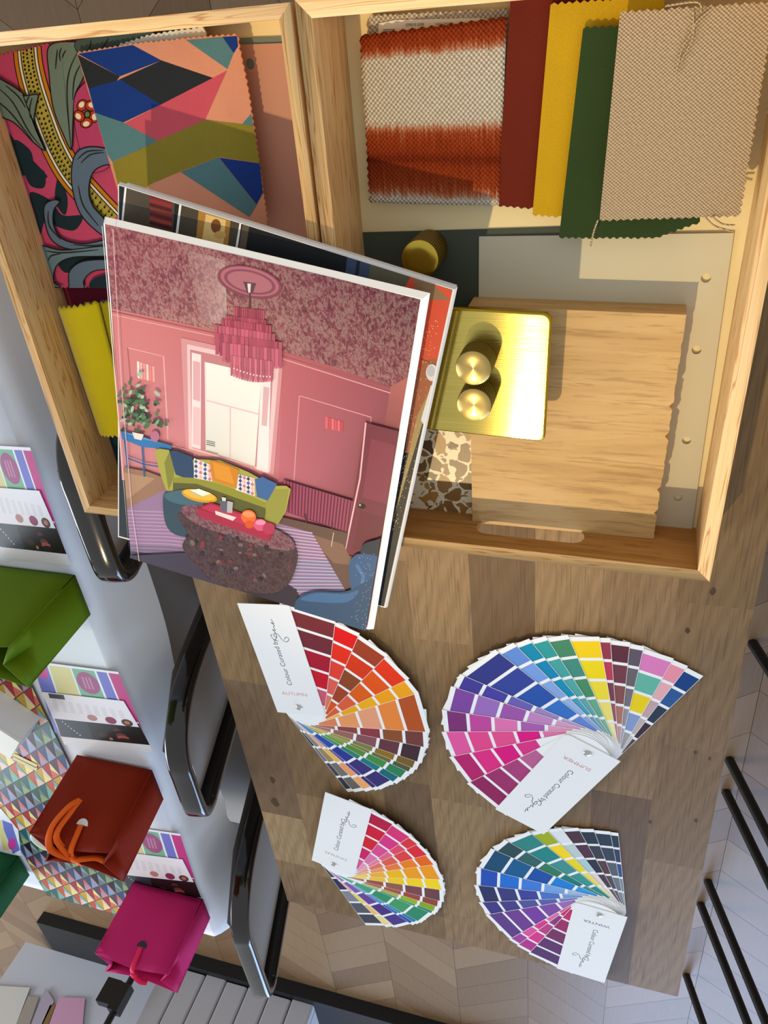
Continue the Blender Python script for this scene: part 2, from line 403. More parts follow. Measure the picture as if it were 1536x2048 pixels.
def mk_chair_fabric():
    n = N('grey_chair_fabric'); z = n.noise(n.coord(), 900, 2); c = n.mix(n.math('MULTIPLY', z, 0.5), hx('#9a9288'), hx('#77706a')); n.bump(z, 0.4, 0.0006); return n.base(c, 0.9, Sheen_Weight=0.15)
M_chfab = mk_chair_fabric()
M_blackgloss = plain('glossy_black_tube', '#171310', 0.12, Coat_Weight=0.5)
M_black = plain('matt_black_steel', '#0d0d0d', 0.4)
M_blackboard = plain('black_plinth', '#05070a', 0.5)
M_bag = {}
def bagmat(c):
    if c not in M_bag: M_bag[c] = plain('bag_paper_' + c[1:], c, 0.6, Specular_IOR_Level=0.12)
    return M_bag[c]

# ------------------------------------------------------------------ setting: chevron floor
fb = B(); WC = 0.24; SL = 0.8; PW = 0.125
tones = ['#745a40', '#6a5138', '#7c6247', '#624a33', '#70563d', '#80684c']
fb.face([(-4, -6, -0.004), (8, -6, -0.004), (8, 6, -0.004), (-4, 6, -0.004)], '#6a5238')
rf = random.Random(3)
for j in range(-16, 10):
    y0 = 0.043 + j * WC; sg = 1 if j % 2 else -1; g = 0.0005
    for k in range(-16, 44):
        x = k * PW; xa, xb = (x, x + SL * WC) if sg > 0 else (x + SL * WC, x)
        fb.face([(xa + g, y0 + g, 0), (xa + PW - g, y0 + g, 0), (xb + PW - g, y0 + WC - g, 0), (xb + g, y0 + WC - g, 0)], hx(rf.choice(tones), 0.0 if sg > 0 else 1.0))
fl = fb.build('floor', M_floor); fl['kind'] = 'structure'

# ------------------------------------------------------------------ oak table
TX0, TX1, TY0, TY1 = 0.012, 1.066, -0.430, 0.103
table = thing('oak_table', ((TX0 + TX1) / 2, (TY0 + TY1) / 2, 0), 'narrow oak block table carrying the trays, books and fan decks', 'table')
tb = B(); rt = random.Random(11)
staves = ['#836845', '#8f714c', '#755a3c', '#7c6141', '#997b55', '#6d543a', '#8a6e4a', '#69523a', '#957753', '#806543']
fixed = {0: [(0.30, '#98774d'), (0.62, '#8e6f46'), (0.86, '#775d42'), (0.965, '#a58962')],
         8: [(0.44, '#7c623f'), (0.615, '#856845'), (0.80, '#806443'), (1.07, '#8e7253')],
         7: [(0.36, '#806543'), (0.70, '#8e714d'), (0.86, '#6a513a'), (1.07, '#67503c')]}
NS = 9; wY = (TY1 - TY0) / NS
for i in range(NS):
    x = TX0; cuts = []
    while x < TX1:
        if i in fixed:
            nx, c = next(((q, cc) for q, cc in fixed[i] if q > x + 1e-6), (TX1, '#8d7050'))
        else: nx, c = x + rt.uniform(0.13, 0.36), rt.choice(staves)
        nx = min(nx, TX1)
        tb.face([(x, TY0 + i * wY, T), (nx, TY0 + i * wY, T), (nx, TY0 + (i + 1) * wY, T), (x, TY0 + (i + 1) * wY, T)], c)
        for (fx, s) in ((x, 0), (nx, 1)):
            if (s == 0 and fx == TX0) or (s == 1 and fx == TX1):
                q = [(fx, TY0 + i * wY, T), (fx, TY0 + i * wY, T - 0.027), (fx, TY0 + (i + 1) * wY, T - 0.027), (fx, TY0 + (i + 1) * wY, T)]
                tb.face(q if s == 0 else q[::-1], c)
        for yy, row in ((TY0, 0), (TY1, NS - 1)):
            if i == row:
                q = [(x, yy, T), (nx, yy, T), (nx, yy, T - 0.027), (x, yy, T - 0.027)]; tb.face(q if row else q[::-1], c)
        x = nx
tb.face([(TX0, TY0, T - 0.027), (TX0, TY1, T - 0.027), (TX1, TY1, T - 0.027), (TX1, TY0, T - 0.027)], '#8c6d48')
for kx, ky, kr in ((0.835, -0.405, 0.006), (0.79, -0.40, 0.004), (0.62, 0.077, 0.0018), (0.625, 0.09, 0.0016), (0.735, 0.045, 0.002), (0.72, 0.088, 0.002), (0.47, 0.055, 0.002), (0.425, 0.07, 0.0025), (0.53, -0.28, 0.0018)):
    pts = [(kx + 1.6 * kr * math.cos(t) * rt.uniform(0.8, 1.2), ky + kr * math.sin(t) * rt.uniform(0.7, 1.2), T + 0.00004) for t in [2 * math.pi * q / 10 for q in range(10)]]
    tb.face(pts, '#3f2b18')
tb.build('tabletop', M_table, table)
for lx in (TX0 + 0.09, TX1 - 0.13):
    for ly in (TY0 + 0.12, TY1 - 0.12):
        b = B(); b.box((lx, ly, 0), (0.045, 0, 0), (0, 0.045, 0), (0, 0, T - 0.027)); b.build('leg', M_black, table)

# ------------------------------------------------------------------ pine trays
RIM = 0.061; TH = 0.0094
def tray(name, o, u, v, Lu, Lv, lab, slot, TH):
    """o: outer corner at rim height; u along the table, v across"""
    o = Vector((o.x, o.y, T)); t = thing(name, o + u * Lu / 2 + v * Lv / 2, lab, 'tray', 'pine trays of swatches')
    b = B(); q = [o + u * TH * 0.5 + v * TH * 0.5, o + u * (Lu - TH * 0.5) + v * TH * 0.5, o + u * (Lu - TH * 0.5) + v * (Lv - TH * 0.5), o + u * TH * 0.5 + v * (Lv - TH * 0.5)]
    b.slab([p + Vector((0, 0, 0.006)) for p in q], 0.006); b.build('base', M_cream, t)
    def wall(nm, a, d, L, n, mat, hole=None):
        me = plate2d([(0, 0), (L, 0), (L, RIM), (0, RIM)], [hole] if hole else [], TH)
        for vx in me.vertices:                      # mitre
            if vx.co.z > TH / 2:
                if vx.co.x < 1e-4: vx.co.x += TH
                elif vx.co.x > L - 1e-4: vx.co.x -= TH
        if hole:
            hl = min(q[1] for q in hole); hm = (hl + max(q[1] for q in hole)) / 2; ha, hb_ = min(q[0] for q in hole), max(q[0] for q in hole)
            for vx in me.vertices:              # routed slope on the outside of the handle slot
                if vx.co.z < TH / 2 and ha - 1e-4 < vx.co.x < hb_ + 1e-4 and 0.001 < vx.co.y < hm: vx.co.y -= min(0.020, hl - 0.003)
        M = Matrix.Identity(4); up = Vector((0, 0, 1))
        for i in range(3): M[i][0], M[i][1], M[i][2], M[i][3] = d[i], up[i], n[i], a[i]
        me.transform(M)
        if d.cross(up).dot(n) < 0: me.flip_normals()
        wo = link(nm, me, [mat, PINE_Y], t)
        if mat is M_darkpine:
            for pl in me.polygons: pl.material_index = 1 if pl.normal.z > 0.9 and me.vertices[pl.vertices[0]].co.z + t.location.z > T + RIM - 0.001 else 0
    wall('side_wall', o, u, Lu, v, PINE_X)
    wall('side_wall', o + v * Lv, u, Lu, -v, PINE_X)
    for far in (0, 1):
        a = o + u * (Lu if far else 0); n = -u if far else u
        hole = None
        if slot:
            y0, y1, z0, z1 = slot; r = (z1 - z0) / 2; hole = rrect(y0, z0, y1, z1, r * 0.999, 6)
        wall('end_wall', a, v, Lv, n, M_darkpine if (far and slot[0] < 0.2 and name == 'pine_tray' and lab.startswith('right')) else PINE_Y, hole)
    return t
a2 = 0.02845; u2 = Vector((math.cos(a2), -math.sin(a2), 0)); v2 = Vector((math.sin(a2), math.cos(a2), 0))
TL2 = P(589, 0, RIM); d2 = P(1419.3, 1164, RIM) - TL2; Lu2, Lv2 = d2.dot(u2), d2.dot(v2)
inn = Vector((TL2.x, TL2.y, T)) + u2 * (Lu2 - TH)
s0 = PP(950, 1062, inn, u2); s1 = PP(1168, 1078, inn, u2); sl = PP(1040, 1048, inn, u2); sh = PP(1040, 1075, inn, u2)
slot2 = ((s0 - inn).dot(v2), (s1 - inn).dot(v2), sl.z - T, sh.z - T)
tray('pine_tray', TL2, u2, v2, Lu2, Lv2, 'right-hand pine tray holding linen swatches, oak block and brass dimmer', slot2, 0.0094)
a3 = 0.02202; u3 = Vector((math.cos(a3), -math.sin(a3), 0)); v3 = Vector((math.sin(a3), math.cos(a3), 0))
TR3 = P(579, 4.6, RIM); BL3 = P(169.5, 1025, RIM); d3 = BL3 - TR3; Lu3, Lv3 = d3.dot(u3), -d3.dot(v3)
TL3 = TR3 - v3 * Lv3
tray('pine_tray', TL3, u3, v3, Lu3, Lv3, 'left-hand pine tray overhanging the table, holding patterned velvets under the books', (0.085, 0.175, 0.018, 0.04), 0.0077)

# ------------------------------------------------------------------ swatches and samples
def zig(pts, zs, per=0.0038, amp=0.0011):
    """zigzag (pinked) outline; zs[i] true = edge i is pinked"""
    out = []; n = len(pts); A = area2(pts); s = 1 if A > 0 else -1
    for i in range(n):
        a, b = pts[i], pts[(i + 1) % n]; d = b - a; L = d.length; nn = Vector((d.y, -d.x, 0)).normalized() * s
        out.append(a)
        if zs[i]:
            k = max(2, int(L / per))
            for q in range(1, 2 * k):
                out.append(a + d * (q / (2 * k)) + nn * (amp * (1 if q % 2 else 0) + random.uniform(-0.0002, 0.0002)))
    return out
def swatch(name, px, z, col, mat, zs, lab, cat='fabric swatch', th=0.0014, group=None, pic=None, per=0.0040, amp=0.0012):
    pts = [P(x, y, z) for x, y in px]
    b = pic or B(); b.slab(zig(pts, zs, per, amp), th, col)
    o = b.build(name, mat); return label(o, lab, cat, group)
def card(px, z, th, col, mat, holes, name, lab, cat):
    pts = [P(x, y, z) for x, y in px]; o = pts[0]
    hs = []
    for hx_, hy_, r in holes:
        c = P(hx_, hy_, z); hs.append([(c.x - o.x + r * math.cos(t), c.y - o.y + r * math.sin(t)) for t in [2 * math.pi * q / 20 for q in range(20)]])
    me = paint(plate2d([(p.x - o.x, p.y - o.y) for p in pts], hs, th), col); me.transform(Matrix.Translation((o.x, o.y, o.z - th)))
    return label(link(name, me, mat), lab, cat)
# right tray floor (z .006)
card([(724, 465), (1200, 452), (1195, 700), (742, 760)], 0.0070, 0.0008, '#4a5144', M_paper, [], 'paint_card', 'dark olive green paint card under the round brass knob', 'colour card')
card([(958, 473), (1468, 466), (1383, 1062), (955, 1030)], 0.0080, 0.0008, '#cfc7ab', M_paper, [(1412, 556, 0.0031), (1393, 700, 0.0031), (1373, 881, 0.0031), (1356, 995, 0.0031)], 'paint_card', 'large stone-beige paint card with a row of punched holes', 'colour card')
# left tray floor
card([(300, 82), (569, 73), (621, 500), (330, 520)], 0.0070, 0.0008, '#6f8078', M_paper, [], 'paint_card', 'grey-green paint card peeking out above the pink card', 'colour card')
card([(300, 96), (570, 86), (623, 500), (330, 520)], 0.0080, 0.0008, '#c08d78', M_paper, [(500, 128, 0.0031)], 'paint_card', 'dusty pink paint card with one punched hole', 'colour card')
# dip-dyed linen, folded
G_R = 'fabric swatches in the right tray'
b = B(); zf = 0.011
b.slab(zig([P(x, y, zf) for x, y in [(739, 33), (1016, 20), (1016, 120), (733, 120)]], [1, 0, 0, 0]), 0.0012, hx('#d9d0bd', 0.0))
bk = label(b.build('linen_swatch', M_dip), 'dip-dyed linen swatch in cream and burnt orange, folded over its label', 'fabric swatch', G_R)
zt = 0.0165; tl, tr, br, bl = [P(x, y, zt) for x, y in [(722, 73), (1014, 36), (998, 411), (741, 405)]]
b = B(); NR = 40; NCc = 30
def dye(t):   # t 0..1 from top edge to bottom edge: strength of the dye
    k = [(0, 0.8), (0.06, 0.72), (0.115, 0.5), (0.15, 0.22), (0.2, 0.0), (0.42, 0.0), (0.49, 0.3), (0.56, 0.62), (0.68, 0.8), (0.715, 1.1), (0.745, 0.8), (0.86, 0.68), (0.93, 0.5), (0.975, 0.22), (1, 0.1)]
    for (a, x), (c, y) in zip(k, k[1:]):
        if t <= c: return x + (y - x) * (t - a) / (c - a)
    return 0
for i in range(NR):
    for j in range(NCc):
        q = []; cc = []
        for ii, jj in ((i, j), (i, j + 1), (i + 1, j + 1), (i + 1, j)):
            s, t = jj / NCc, ii / NR; p = tl.lerp(tr, s).lerp(bl.lerp(br, s), t)
            if ii == 0 and jj % 2: p = p + Vector((-0.0012, 0, 0))
            if jj == 0 and ii % 2: p = p + Vector((0, -0.0012, 0))
            p.z += 0.001 * math.sin(math.pi * s) + 0.0006 * math.sin(9 * t)
            sk = t * (1 - 0.10 * s) + 0.0 if t < 0.3 else t - 0.02 * s
            q.append(p); cc.append((0.8, 0.8, 0.75, max(0, min(1, dye(max(0, sk))))))
        if area2(q) < 0: q.reverse(); cc.reverse()
        b.face(q, cc, True)
f = b.build('folded_flap', M_dip, bk, merge=True)
md = f.modifiers.new('thick', 'SOLIDIFY'); md.thickness = 0.0012; md.offset = -1
lb = B(); q = [P(x, y, zf + 0.0006) for x, y in [(757, 47), (790, 40), (960, 36), (1006, 44), (1006, 90), (755, 92)]]
lb.slab(q, 0.0003, '#ece6d4')
o_ = P(848, 46, zf + 0.0008); write(lb, 'batch to batch', o_, P(815, 47, 0) - P(848, 46, 0), P(848, 52, 0) - P(848, 44, 0), 0.0115, 0.0028, '#55504a')
o_ = P(905, 44.5, zf + 0.0008); write(lb, 'colour from', o_, P(870, 45, 0) - P(905, 44, 0), P(905, 52, 0) - P(905, 44, 0), 0.0105, 0.0026, '#77726a')
o_ = P(842, 60, zf + 0.0008); write(lb, 'wooool', o_, P(800, 61, 0) - P(842, 60, 0), P(842, 68, 0) - P(842, 60, 0), 0.0125, 0.0042, '#333030')
for yy in (59, 62.5): lb.face([P(766, yy, zf + 0.0008), P(766, yy + 1.3, zf + 0.0008), P(790, yy + 0.5, zf + 0.0008), P(790, yy - 0.8, zf + 0.0008)], '#333030')
lb.build('label', M_paper, bk, 'white paper label')
swatch('velvet_swatch', [(1021, -4), (1245, -30), (1215, 395), (1064, 415), (994, 410)], 0.0165, '#722410', M_velvet, [1, 0, 0, 1, 0], 'rust red velvet swatch between the dip-dyed linen and yellow velvet', group=G_R)
swatch('velvet_swatch', [(1101, 10), (1330, -6), (1290, 425), (1118, 432), (1065, 428)], 0.0195, '#d6a814', M_velvet, [1, 0, 0, 1, 0], 'bright yellow velvet swatch overlapped by the green one', group=G_R)
swatch('velvet_swatch', [(1166, 58), (1390, 45), (1400, 443), (1312, 474), (1118, 474)], 0.0235, '#33471f', M_velvet, [1, 0, 1, 1, 0], 'moss green velvet swatch sticking out under the beige linen', group=G_R)
lin_o = swatch('linen_swatch', [(1240, 27), (1548, 6), (1478, 430), (1199, 439)], 0.034, '#c2aa88', M_linen, [1, 1, 1, 0], 'plain beige linen swatch on top of the stack, frayed at the edges', group=G_R, th=0.002, per=0.0040)
for pts in ([(1387, 22), (1385, 60), (1365, 95), (1352, 148)], [(1420, 20), (1392, 45), (1384, 80), (1362, 120)], [(1196, 440), (1188, 462), (1181, 492)], [(1412, 436), (1430, 452), (1466, 463)], [(1425, 434), (1445, 448), (1470, 450)], [(1330, 12), (1395, 4), (1402, 26)]):
    b = B(); b.tube(smooth([P(x, y, 0.0352) for x, y in pts], 5), 0.00055, 6, '#c8b18c'); b.build('loose_thread', M_linen, lin_o)
# oak block, terrazzo tile
zb = 0.0279
q = [(1000, 618), (1372.5, 634), (1307, 1081), (945, 1048)]
w = [P(x, y, zb) for x, y in q]; w[0] = w[3] + (w[1] - w[2]) * 0.998 + (w[1] - w[3] - (w[1] - w[2])) * 0.0
w[0] = P(937, 616, zb); w = [p - Vector((0.0015, 0, 0)) for p in w]
b = B(); rg = random.Random(5); edge = []
for k in range(61):
    t = k / 60; p = w[1].lerp(w[2], t); edge.append(p + Vector((0, (rg.uniform(-0.0006, 0.0002) if k not in (0, 60) else 0) - (0.0022 if k in (22, 30, 45, 52) else 0), 0)))
out = [w[0]] + edge + [w[3]]
b.slab(out, 0.0199); label(b.build('oak_block', M_oak), 'thick oak flooring sample with a rough sawn right end, under the dimmer', 'wood sample')
b = B(); q = [P(x, y, 0.018) for x, y in [(780, 850), (947, 868), (944.5, 1047), (740, 1034)]]
b.slab(q, 0.0095); label(b.build('terrazzo_tile', M_terr), 'brown and cream terrazzo tile sample between the books and oak block', 'tile')
# brass dimmer plate
zp = 0.055
pc = [P(1105, 625, zp), P(1090, 882, zp)]; ax = (pc[1] - pc[0]); Lp = ax.length; ax.normalize(); ay = Vector((-ax.y, ax.x, 0)); ay = -ay if ay.y > 0 else ay   # towards image left
Wp = 0.101
dim = thing('dimmer_switch', pc[0] + ax * Lp / 2 + ay * Wp / 2 - Vector((0, 0, zp - zb)), 'brushed brass dimmer switch plate with two round knobs, on the oak block', 'light switch')
def onp(s, t, z=0): return pc[0] + ax * s + ay * t + Vector((0, 0, z + (t - Wp / 2) * -0.05))
b = B()
rows = []
for inset, dz in ((0, -0.004), (0, -0.0016), (0.0005, -0.0006), (0.0014, 0)):
    rows.append([onp(x, y, dz) for x, y in rrect(inset, inset, Lp - inset, Wp - inset, 0.005)])
b.grid(rows, None, True, True); b.m = 0
top = rows[-1]; top = top if area2(top) > 0 else top[::-1]; b.m = 1; b.face(top)
b.build('faceplate', [M_brassedge, M_brass], dim, merge=True)
b = B(); c = onp(Lp / 2, Wp / 2, 0); b.box(onp(0.016, 0.016, -0.004), ax * (Lp - 0.032), ay * (Wp - 0.032), (0, 0, -(zp - zb - 0.004))); b.build('back_box', M_black, dim)
def knob(base, h, r, parent, nm='knob', mtop=None):
    o = bpy.data.objects.new(nm, None)
    b = B(); b.lathe((0, 0, 0), [(r * 0.98, 0), (r, 0.0006), (r, h - 0.0006), (r * 0.985, h - 0.0002)], 64)
    me_o = b.build(nm, M_knurl); me_o.location = Vector(base) - wloc(parent); me_o.parent = parent
    b = B(); b.lathe((0, 0, 0), [(r * 0.985, 0), (r * 0.96, 0.0004), (r * 0.5, 0.00042)], 64)
    t = b.build('knob_face', mtop or M_spun, None, 'turned brass face of the knob'); t.location = (0, 0, h - 0.0002); t.parent = me_o
    bpy.data.objects.remove(o); return me_o
knob(P(957, 716, zp + 0.0002), 0.0180, 0.0121, dim)
knob(P(957.5, 789, zp + 0.0002), 0.0170, 0.0121, dim)
kb = P(860, 496, 0.0072)
hk = thing('cabinet_knob', kb, 'knurled brass cabinet knob standing on the dark green card', 'knob')
knob(kb, 0.028, 0.0128, hk, 'knob_body', M_knobtop)

# ---- left tray fabrics
G_L = 'fabric swatches in the left tray'
swatch('velvet_swatch', [(60, 560), (240, 555), (262, 850), (168, 838)], 0.010, '#7c1c36', M_velvet, [0, 0, 1, 0], 'dark raspberry velvet swatch beneath the yellow folds', group=G_L)
swatch('velvet_swatch', [(200, 845), (300, 845), (300, 935), (222, 945)], 0.0085, '#1f3a44', M_printfab, [0, 0, 0, 0], 'dark teal swatch scrap low in the left tray corner', group=G_L)
# acanthus print
zA = 0.016
clipA = [(-60, 122), (84, 100), (150, 88), (300, 66), (330, 420), (250, 574), (110, 574)]
clipA = [(-60, 126), (90, 90), (310, 56), (330, 420), (250, 574), (110, 574)]
pr = Print(zA, clipA, step=1.2e-5)
pr.slab(zig([P(x, y, zA) for x, y in clipA], [1, 1, 0, 0, 1, 0]), 0.0013, '#c4466c')
BK = '#15120f'; GG = '#6d7f72'; BL = '#5c6f86'; DT = '#142a33'; OR = '#c87a12'; YE = '#b3a03c'
def leaf(pts, col, w=3.2, veins=()):
    s = smooth_closed(pts, 6); pr.poly(s, BK)
    cx = sum(p[0] for p in s) / len(s); cy = sum(p[1] for p in s) / len(s)
    k = len(s); A = sum(s[i][0] * s[(i + 1) % k][1] - s[(i + 1) % k][0] * s[i][1] for i in range(k)); sg = 1 if A > 0 else -1; ins = []
    for i in range(k):
        a, b_ = s[i - 1], s[(i + 1) % k]; dx, dy = b_[0] - a[0], b_[1] - a[1]; l = math.hypot(dx, dy) or 1
        ins.append((s[i][0] - sg * dy / l * w, s[i][1] + sg * dx / l * w))
    pr.poly(ins, col)
    for v in veins: pr.stroke(smooth(v, 4), [0.6 + 2.6 * math.sin(math.pi * min(1, (q + 1) / (len(smooth(v, 4)) + 1))) for q in range(len(smooth(v, 4)))], '#262620')
leaf([(-30, 210), (10, 255), (40, 295), (75, 330), (95, 355), (60, 345), (20, 320), (-40, 280)], DT, 0)
leaf([(28, 280), (60, 300), (70, 330), (90, 345), (88, 375), (62, 372), (48, 350), (38, 372), (30, 340), (18, 320)], DT, 0)
leaf([(60, 385), (100, 400), (125, 430), (165, 432), (150, 460), (118, 455), (92, 440), (80, 470), (70, 430)], DT, 0)
leaf([(118, 350), (135, 395), (130, 430), (110, 400)], DT, 0)
leaf([(115, 515), (160, 505), (215, 500), (215, 530), (170, 535), (130, 545)], DT, 0)
band = smooth([(54, 88), (58, 130), (70, 180), (92, 245), (112, 295), (140, 345), (180, 392), (225, 440)], 6)
pr.stroke(band, 58, BK); pr.stroke(band, 54, OR); pr.stroke(band, 41, BK); pr.stroke(band, 37, '#e8e2cc'); pr.stroke(band, 29, BK); pr.stroke(band, 25, YE)
for i in range(2, len(band) - 1, 1):
    for off in (-8, 0, 8):
        ra = random.Random(i * 7 + off); x, y = band[i]; dx, dy = band[i][0] - band[i - 1][0], band[i][1] - band[i - 1][1]; l = math.hypot(dx, dy) or 1
        pr.disc((x - dy / l * off + ra.uniform(-1, 1), y + dx / l * off + (2.5 if off == 0 else 0)), 2.2, 2.6, BK, 0, 8)
leaf([(100, 92), (150, 82), (176, 96), (172, 150), (154, 190), (150, 240), (146, 300), (128, 268), (108, 215), (100, 150)], GG, 2.5, [[(118, 98), (116, 115), (114, 138)], [(126, 95), (122, 108), (124, 122)], [(160, 100), (142, 140), (137, 190), (144, 285)], [(166, 125), (152, 155), (148, 200)], [(135, 100), (130, 108), (128, 116)]])
leaf([(168, 70), (320, 48), (320, 110), (172, 112)], '#47564c', 1.5, [[(185, 80), (180, 110)], [(220, 76), (200, 110)]])
leaf([(150, 205), (172, 165), (215, 150), (240, 300), (190, 345), (160, 290)], '#b93f6a', 1.2)
for ang in range(0, 360, 72):
    a = math.radians(ang + 20); cx, cy = 176 + 15 * math.cos(a), 226 + 19 * math.sin(a)
    pr.disc((cx, cy), 11, 13, BK, ang); pr.disc((cx, cy), 9, 11, '#c03a18', ang); pr.disc((cx + 2 * math.cos(a), cy + 2 * math.sin(a)), 5, 6.5, '#efe6c8', ang)
pr.disc((178, 228), 7, 8, BK); pr.disc((178, 228), 4.5, 5.5, '#6f7a48')
leaf([(-20, 150), (20, 165), (50, 185), (52, 190), (80, 188), (76, 215), (74, 250), (95, 300), (70, 285), (30, 245), (-30, 215)], GG, 2.5, [[(0, 175), (30, 205), (60, 260), (85, 292)], [(-10, 195), (25, 225), (70, 282)], [(63, 190), (58, 200), (56, 210)], [(68, 195), (63, 215), (64, 235)], [(15, 170), (40, 192), (55, 215)]])
leaf([(148, 320), (165, 296), (200, 292), (240, 305), (250, 330), (215, 330), (190, 345), (182, 380), (190, 410), (215, 440), (230, 480), (196, 462), (162, 425), (146, 370)], BL, 2.5, [[(158, 318), (178, 302), (210, 300)], [(165, 325), (185, 308), (212, 304)], [(160, 370), (170, 410), (200, 450)]])
leaf([(90, 415), (108, 398), (124, 402), (112, 420), (112, 450), (128, 475), (170, 485), (230, 475), (230, 500), (180, 500), (130, 495), (100, 470)], BL, 2.4, [[(100, 420), (102, 450), (125, 478)], [(150, 488), (190, 490), (220, 486)]])
leaf([(80, 490), (130, 498), (215, 490), (225, 510), (150, 514), (118, 530), (112, 560), (128, 573), (104, 570), (90, 535)], '#66808c', 2.2, [[(95, 500), (130, 504), (200, 498)], [(100, 520), (106, 510), (125, 506)], [(98, 530), (102, 550), (112, 566)]])
leaf([(140, 568), (142, 540), (170, 520), (230, 518), (230, 535), (190, 542), (172, 560), (172, 580), (142, 582)], BL, 2.2)
leaf([(185, 575), (190, 556), (230, 548), (240, 575)], DT, 0)
label(pr.build('printed_velvet_swatch', M_printfab), 'velvet swatch with a curling leaf print in pink, grey-green and ochre', 'fabric swatch', G_L)
swatch('linen_swatch', [(238, 92), (300, 72), (406, 55), (412, 66), (410, 200), (240, 200)], 0.0185, '#f3ecd6', M_velvet, [1, 1, 0, 0, 0, 0], 'cream herringbone swatch showing its pinked edge above the geometric velvet', group=G_L)
# geometric velvet
zG = 0.022; Zm = (0, 0, 2.4)
gp = [(370, 258), (640, 214), (890, 188), (1138, 170), (1147, 235), (1190, 440), (1280, 1065), (1260, 1180), (620, 1100)]
pr = Print(zG, None, Zm, 1.2e-5)
out = [P(x / 2.4, y / 2.4, zG) for x, y in gp]
pr.slab(zig(out, [1, 1, 1, 1, 1, 1, 1, 0, 0]), 0.0013, '#dc9474')
cA = [(x / 2.4, y / 2.4) for x, y in gp]; pr.clip = None
NV, KB, TE, OL, PK = '#0d3580', '#22262b', '#557f83', '#8c7f26', '#cc5260'
for c, q in [(NV, [(374, 258), (637, 216), (775, 290), (575, 367)]), (KB, [(372, 262), (575, 367), (560, 388), (425, 425)]), (KB, [(575, 380), (775, 290), (1022, 374), (772, 502)]), (NV, [(425, 425), (560, 388), (575, 380), (772, 502), (592, 588), (455, 540)]),
             (TE, [(892, 192), (1068, 177), (1122, 255), (1092, 332)]), (NV, [(1068, 177), (1138, 173), (1143, 222), (1122, 255)]), (PK, [(598, 592), (772, 502), (1022, 374), (1090, 338), (985, 575), (757, 676)]),
             (TE, [(1162, 596), (1206, 545), (1216, 604)]), (TE, [(455, 540), (598, 592), (757, 676), (540, 778), (515, 740)]), (OL, [(540, 780), (757, 676), (985, 575), (1162, 596), (1216, 605), (1246, 782), (1050, 752), (860, 826), (720, 885), (640, 960), (585, 960)]),
             (TE, [(868, 826), (1050, 754), (1232, 985), (1197, 1042)]), (NV, [(1054, 757), (1247, 784), (1262, 925), (1232, 982)])]:
    pr.poly(q, c)
label(pr.build('printed_velvet_swatch', M_printfab), 'geometric velvet swatch of blue, teal, olive and coral facets', 'fabric swatch', G_L)
# yellow rolled velvet + second fold + blue
def roll(px_top, px_bot, z, hgt, col, lab, name='velvet_swatch'):
    (a, b_), (c, d) = [[P(x, y, z) for x, y in q] for q in (px_top, px_bot)]
    rows = []; n = 14; m = 40
    for i in range(m + 1):
        t = i / m; row = []
        for j in range(n + 1):
            s = j / n; p = a.lerp(b_, s).lerp(c.lerp(d, s), t)
            p.z += hgt * (math.sin(math.pi * (0.12 + 0.8 * s)) - 0.37)
            if i in (0, m) : p.x += 0.0014 * (1 if j % 2 else -1) * (1 if i else -1)
            row.append(p)
        rows.append(row)
    b = B(); b.grid(rows, col, True); o = b.build(name, M_velvet); md = o.modifiers.new('thick', 'SOLIDIFY'); md.thickness = 0.0014; md.offset = -1
    return label(o, lab, 'fabric swatch', G_L)
roll(((205, 603), (262, 596)), ((262, 862), (305, 850)), 0.0145, 0.004, '#2d5a8c', 'blue velvet swatch peeping out behind the olive fold')
roll(((170, 606), (228, 600)), ((232, 868), (296, 860)), 0.0190, 0.005, '#a3980f', 'olive yellow velvet fold between the yellow roll and the books')
roll(((118, 614), (196, 603)), ((202, 868), (262, 866)), 0.025, 0.007, '#cfbf0c', 'acid yellow velvet swatch rolled over against the left tray wall')

# ------------------------------------------------------------------ books
ZB1, ZB2 = 0.0862, 0.0735
def book(name, q, z, th, lab, painter, edge, flare):
    pts = [P(x, y, z) for x, y in q]; c = sum(pts, Vector()) / 4; t = thing(name, Vector((c.x, c.y, T + z - th)), lab, 'book', 'interiors books on the trays')
    pr = painter(z); TLc, TRc, BRc, BLc = pts; dz = Vector((0, 0, th - 0.0018))
    eu = (TRc - TLc).normalized(); ev = (BRc - TRc).normalized()
    lz = Vector((0, 0, 0.0024)); low = [TLc - ev * flare - lz, TRc + (eu - ev) * flare - lz, BRc + eu * flare - lz, BLc - lz]
    pr.face(pts if area2(pts) > 0 else pts[::-1], edge)
    for i in range(4):
        q = [pts[i], low[i], low[(i + 1) % 4], pts[(i + 1) % 4]]; pr.face(q if area2(pts) > 0 else q[::-1], edge)
    pr.build('front_cover', M_gloss, t)
    ins = [p.lerp(c, 0.012) - Vector((0, 0, 0.0018)) for p in pts]
    b = B(); b.slab(ins, th - 0.0036, '#eceae4'); b.build('page_block', M_paper, t)
    b = B(); b.slab([p.lerp(c, 0.006) - dz for p in pts], 0.0018, edge); b.build('back_cover', M_paper, t)
    return t
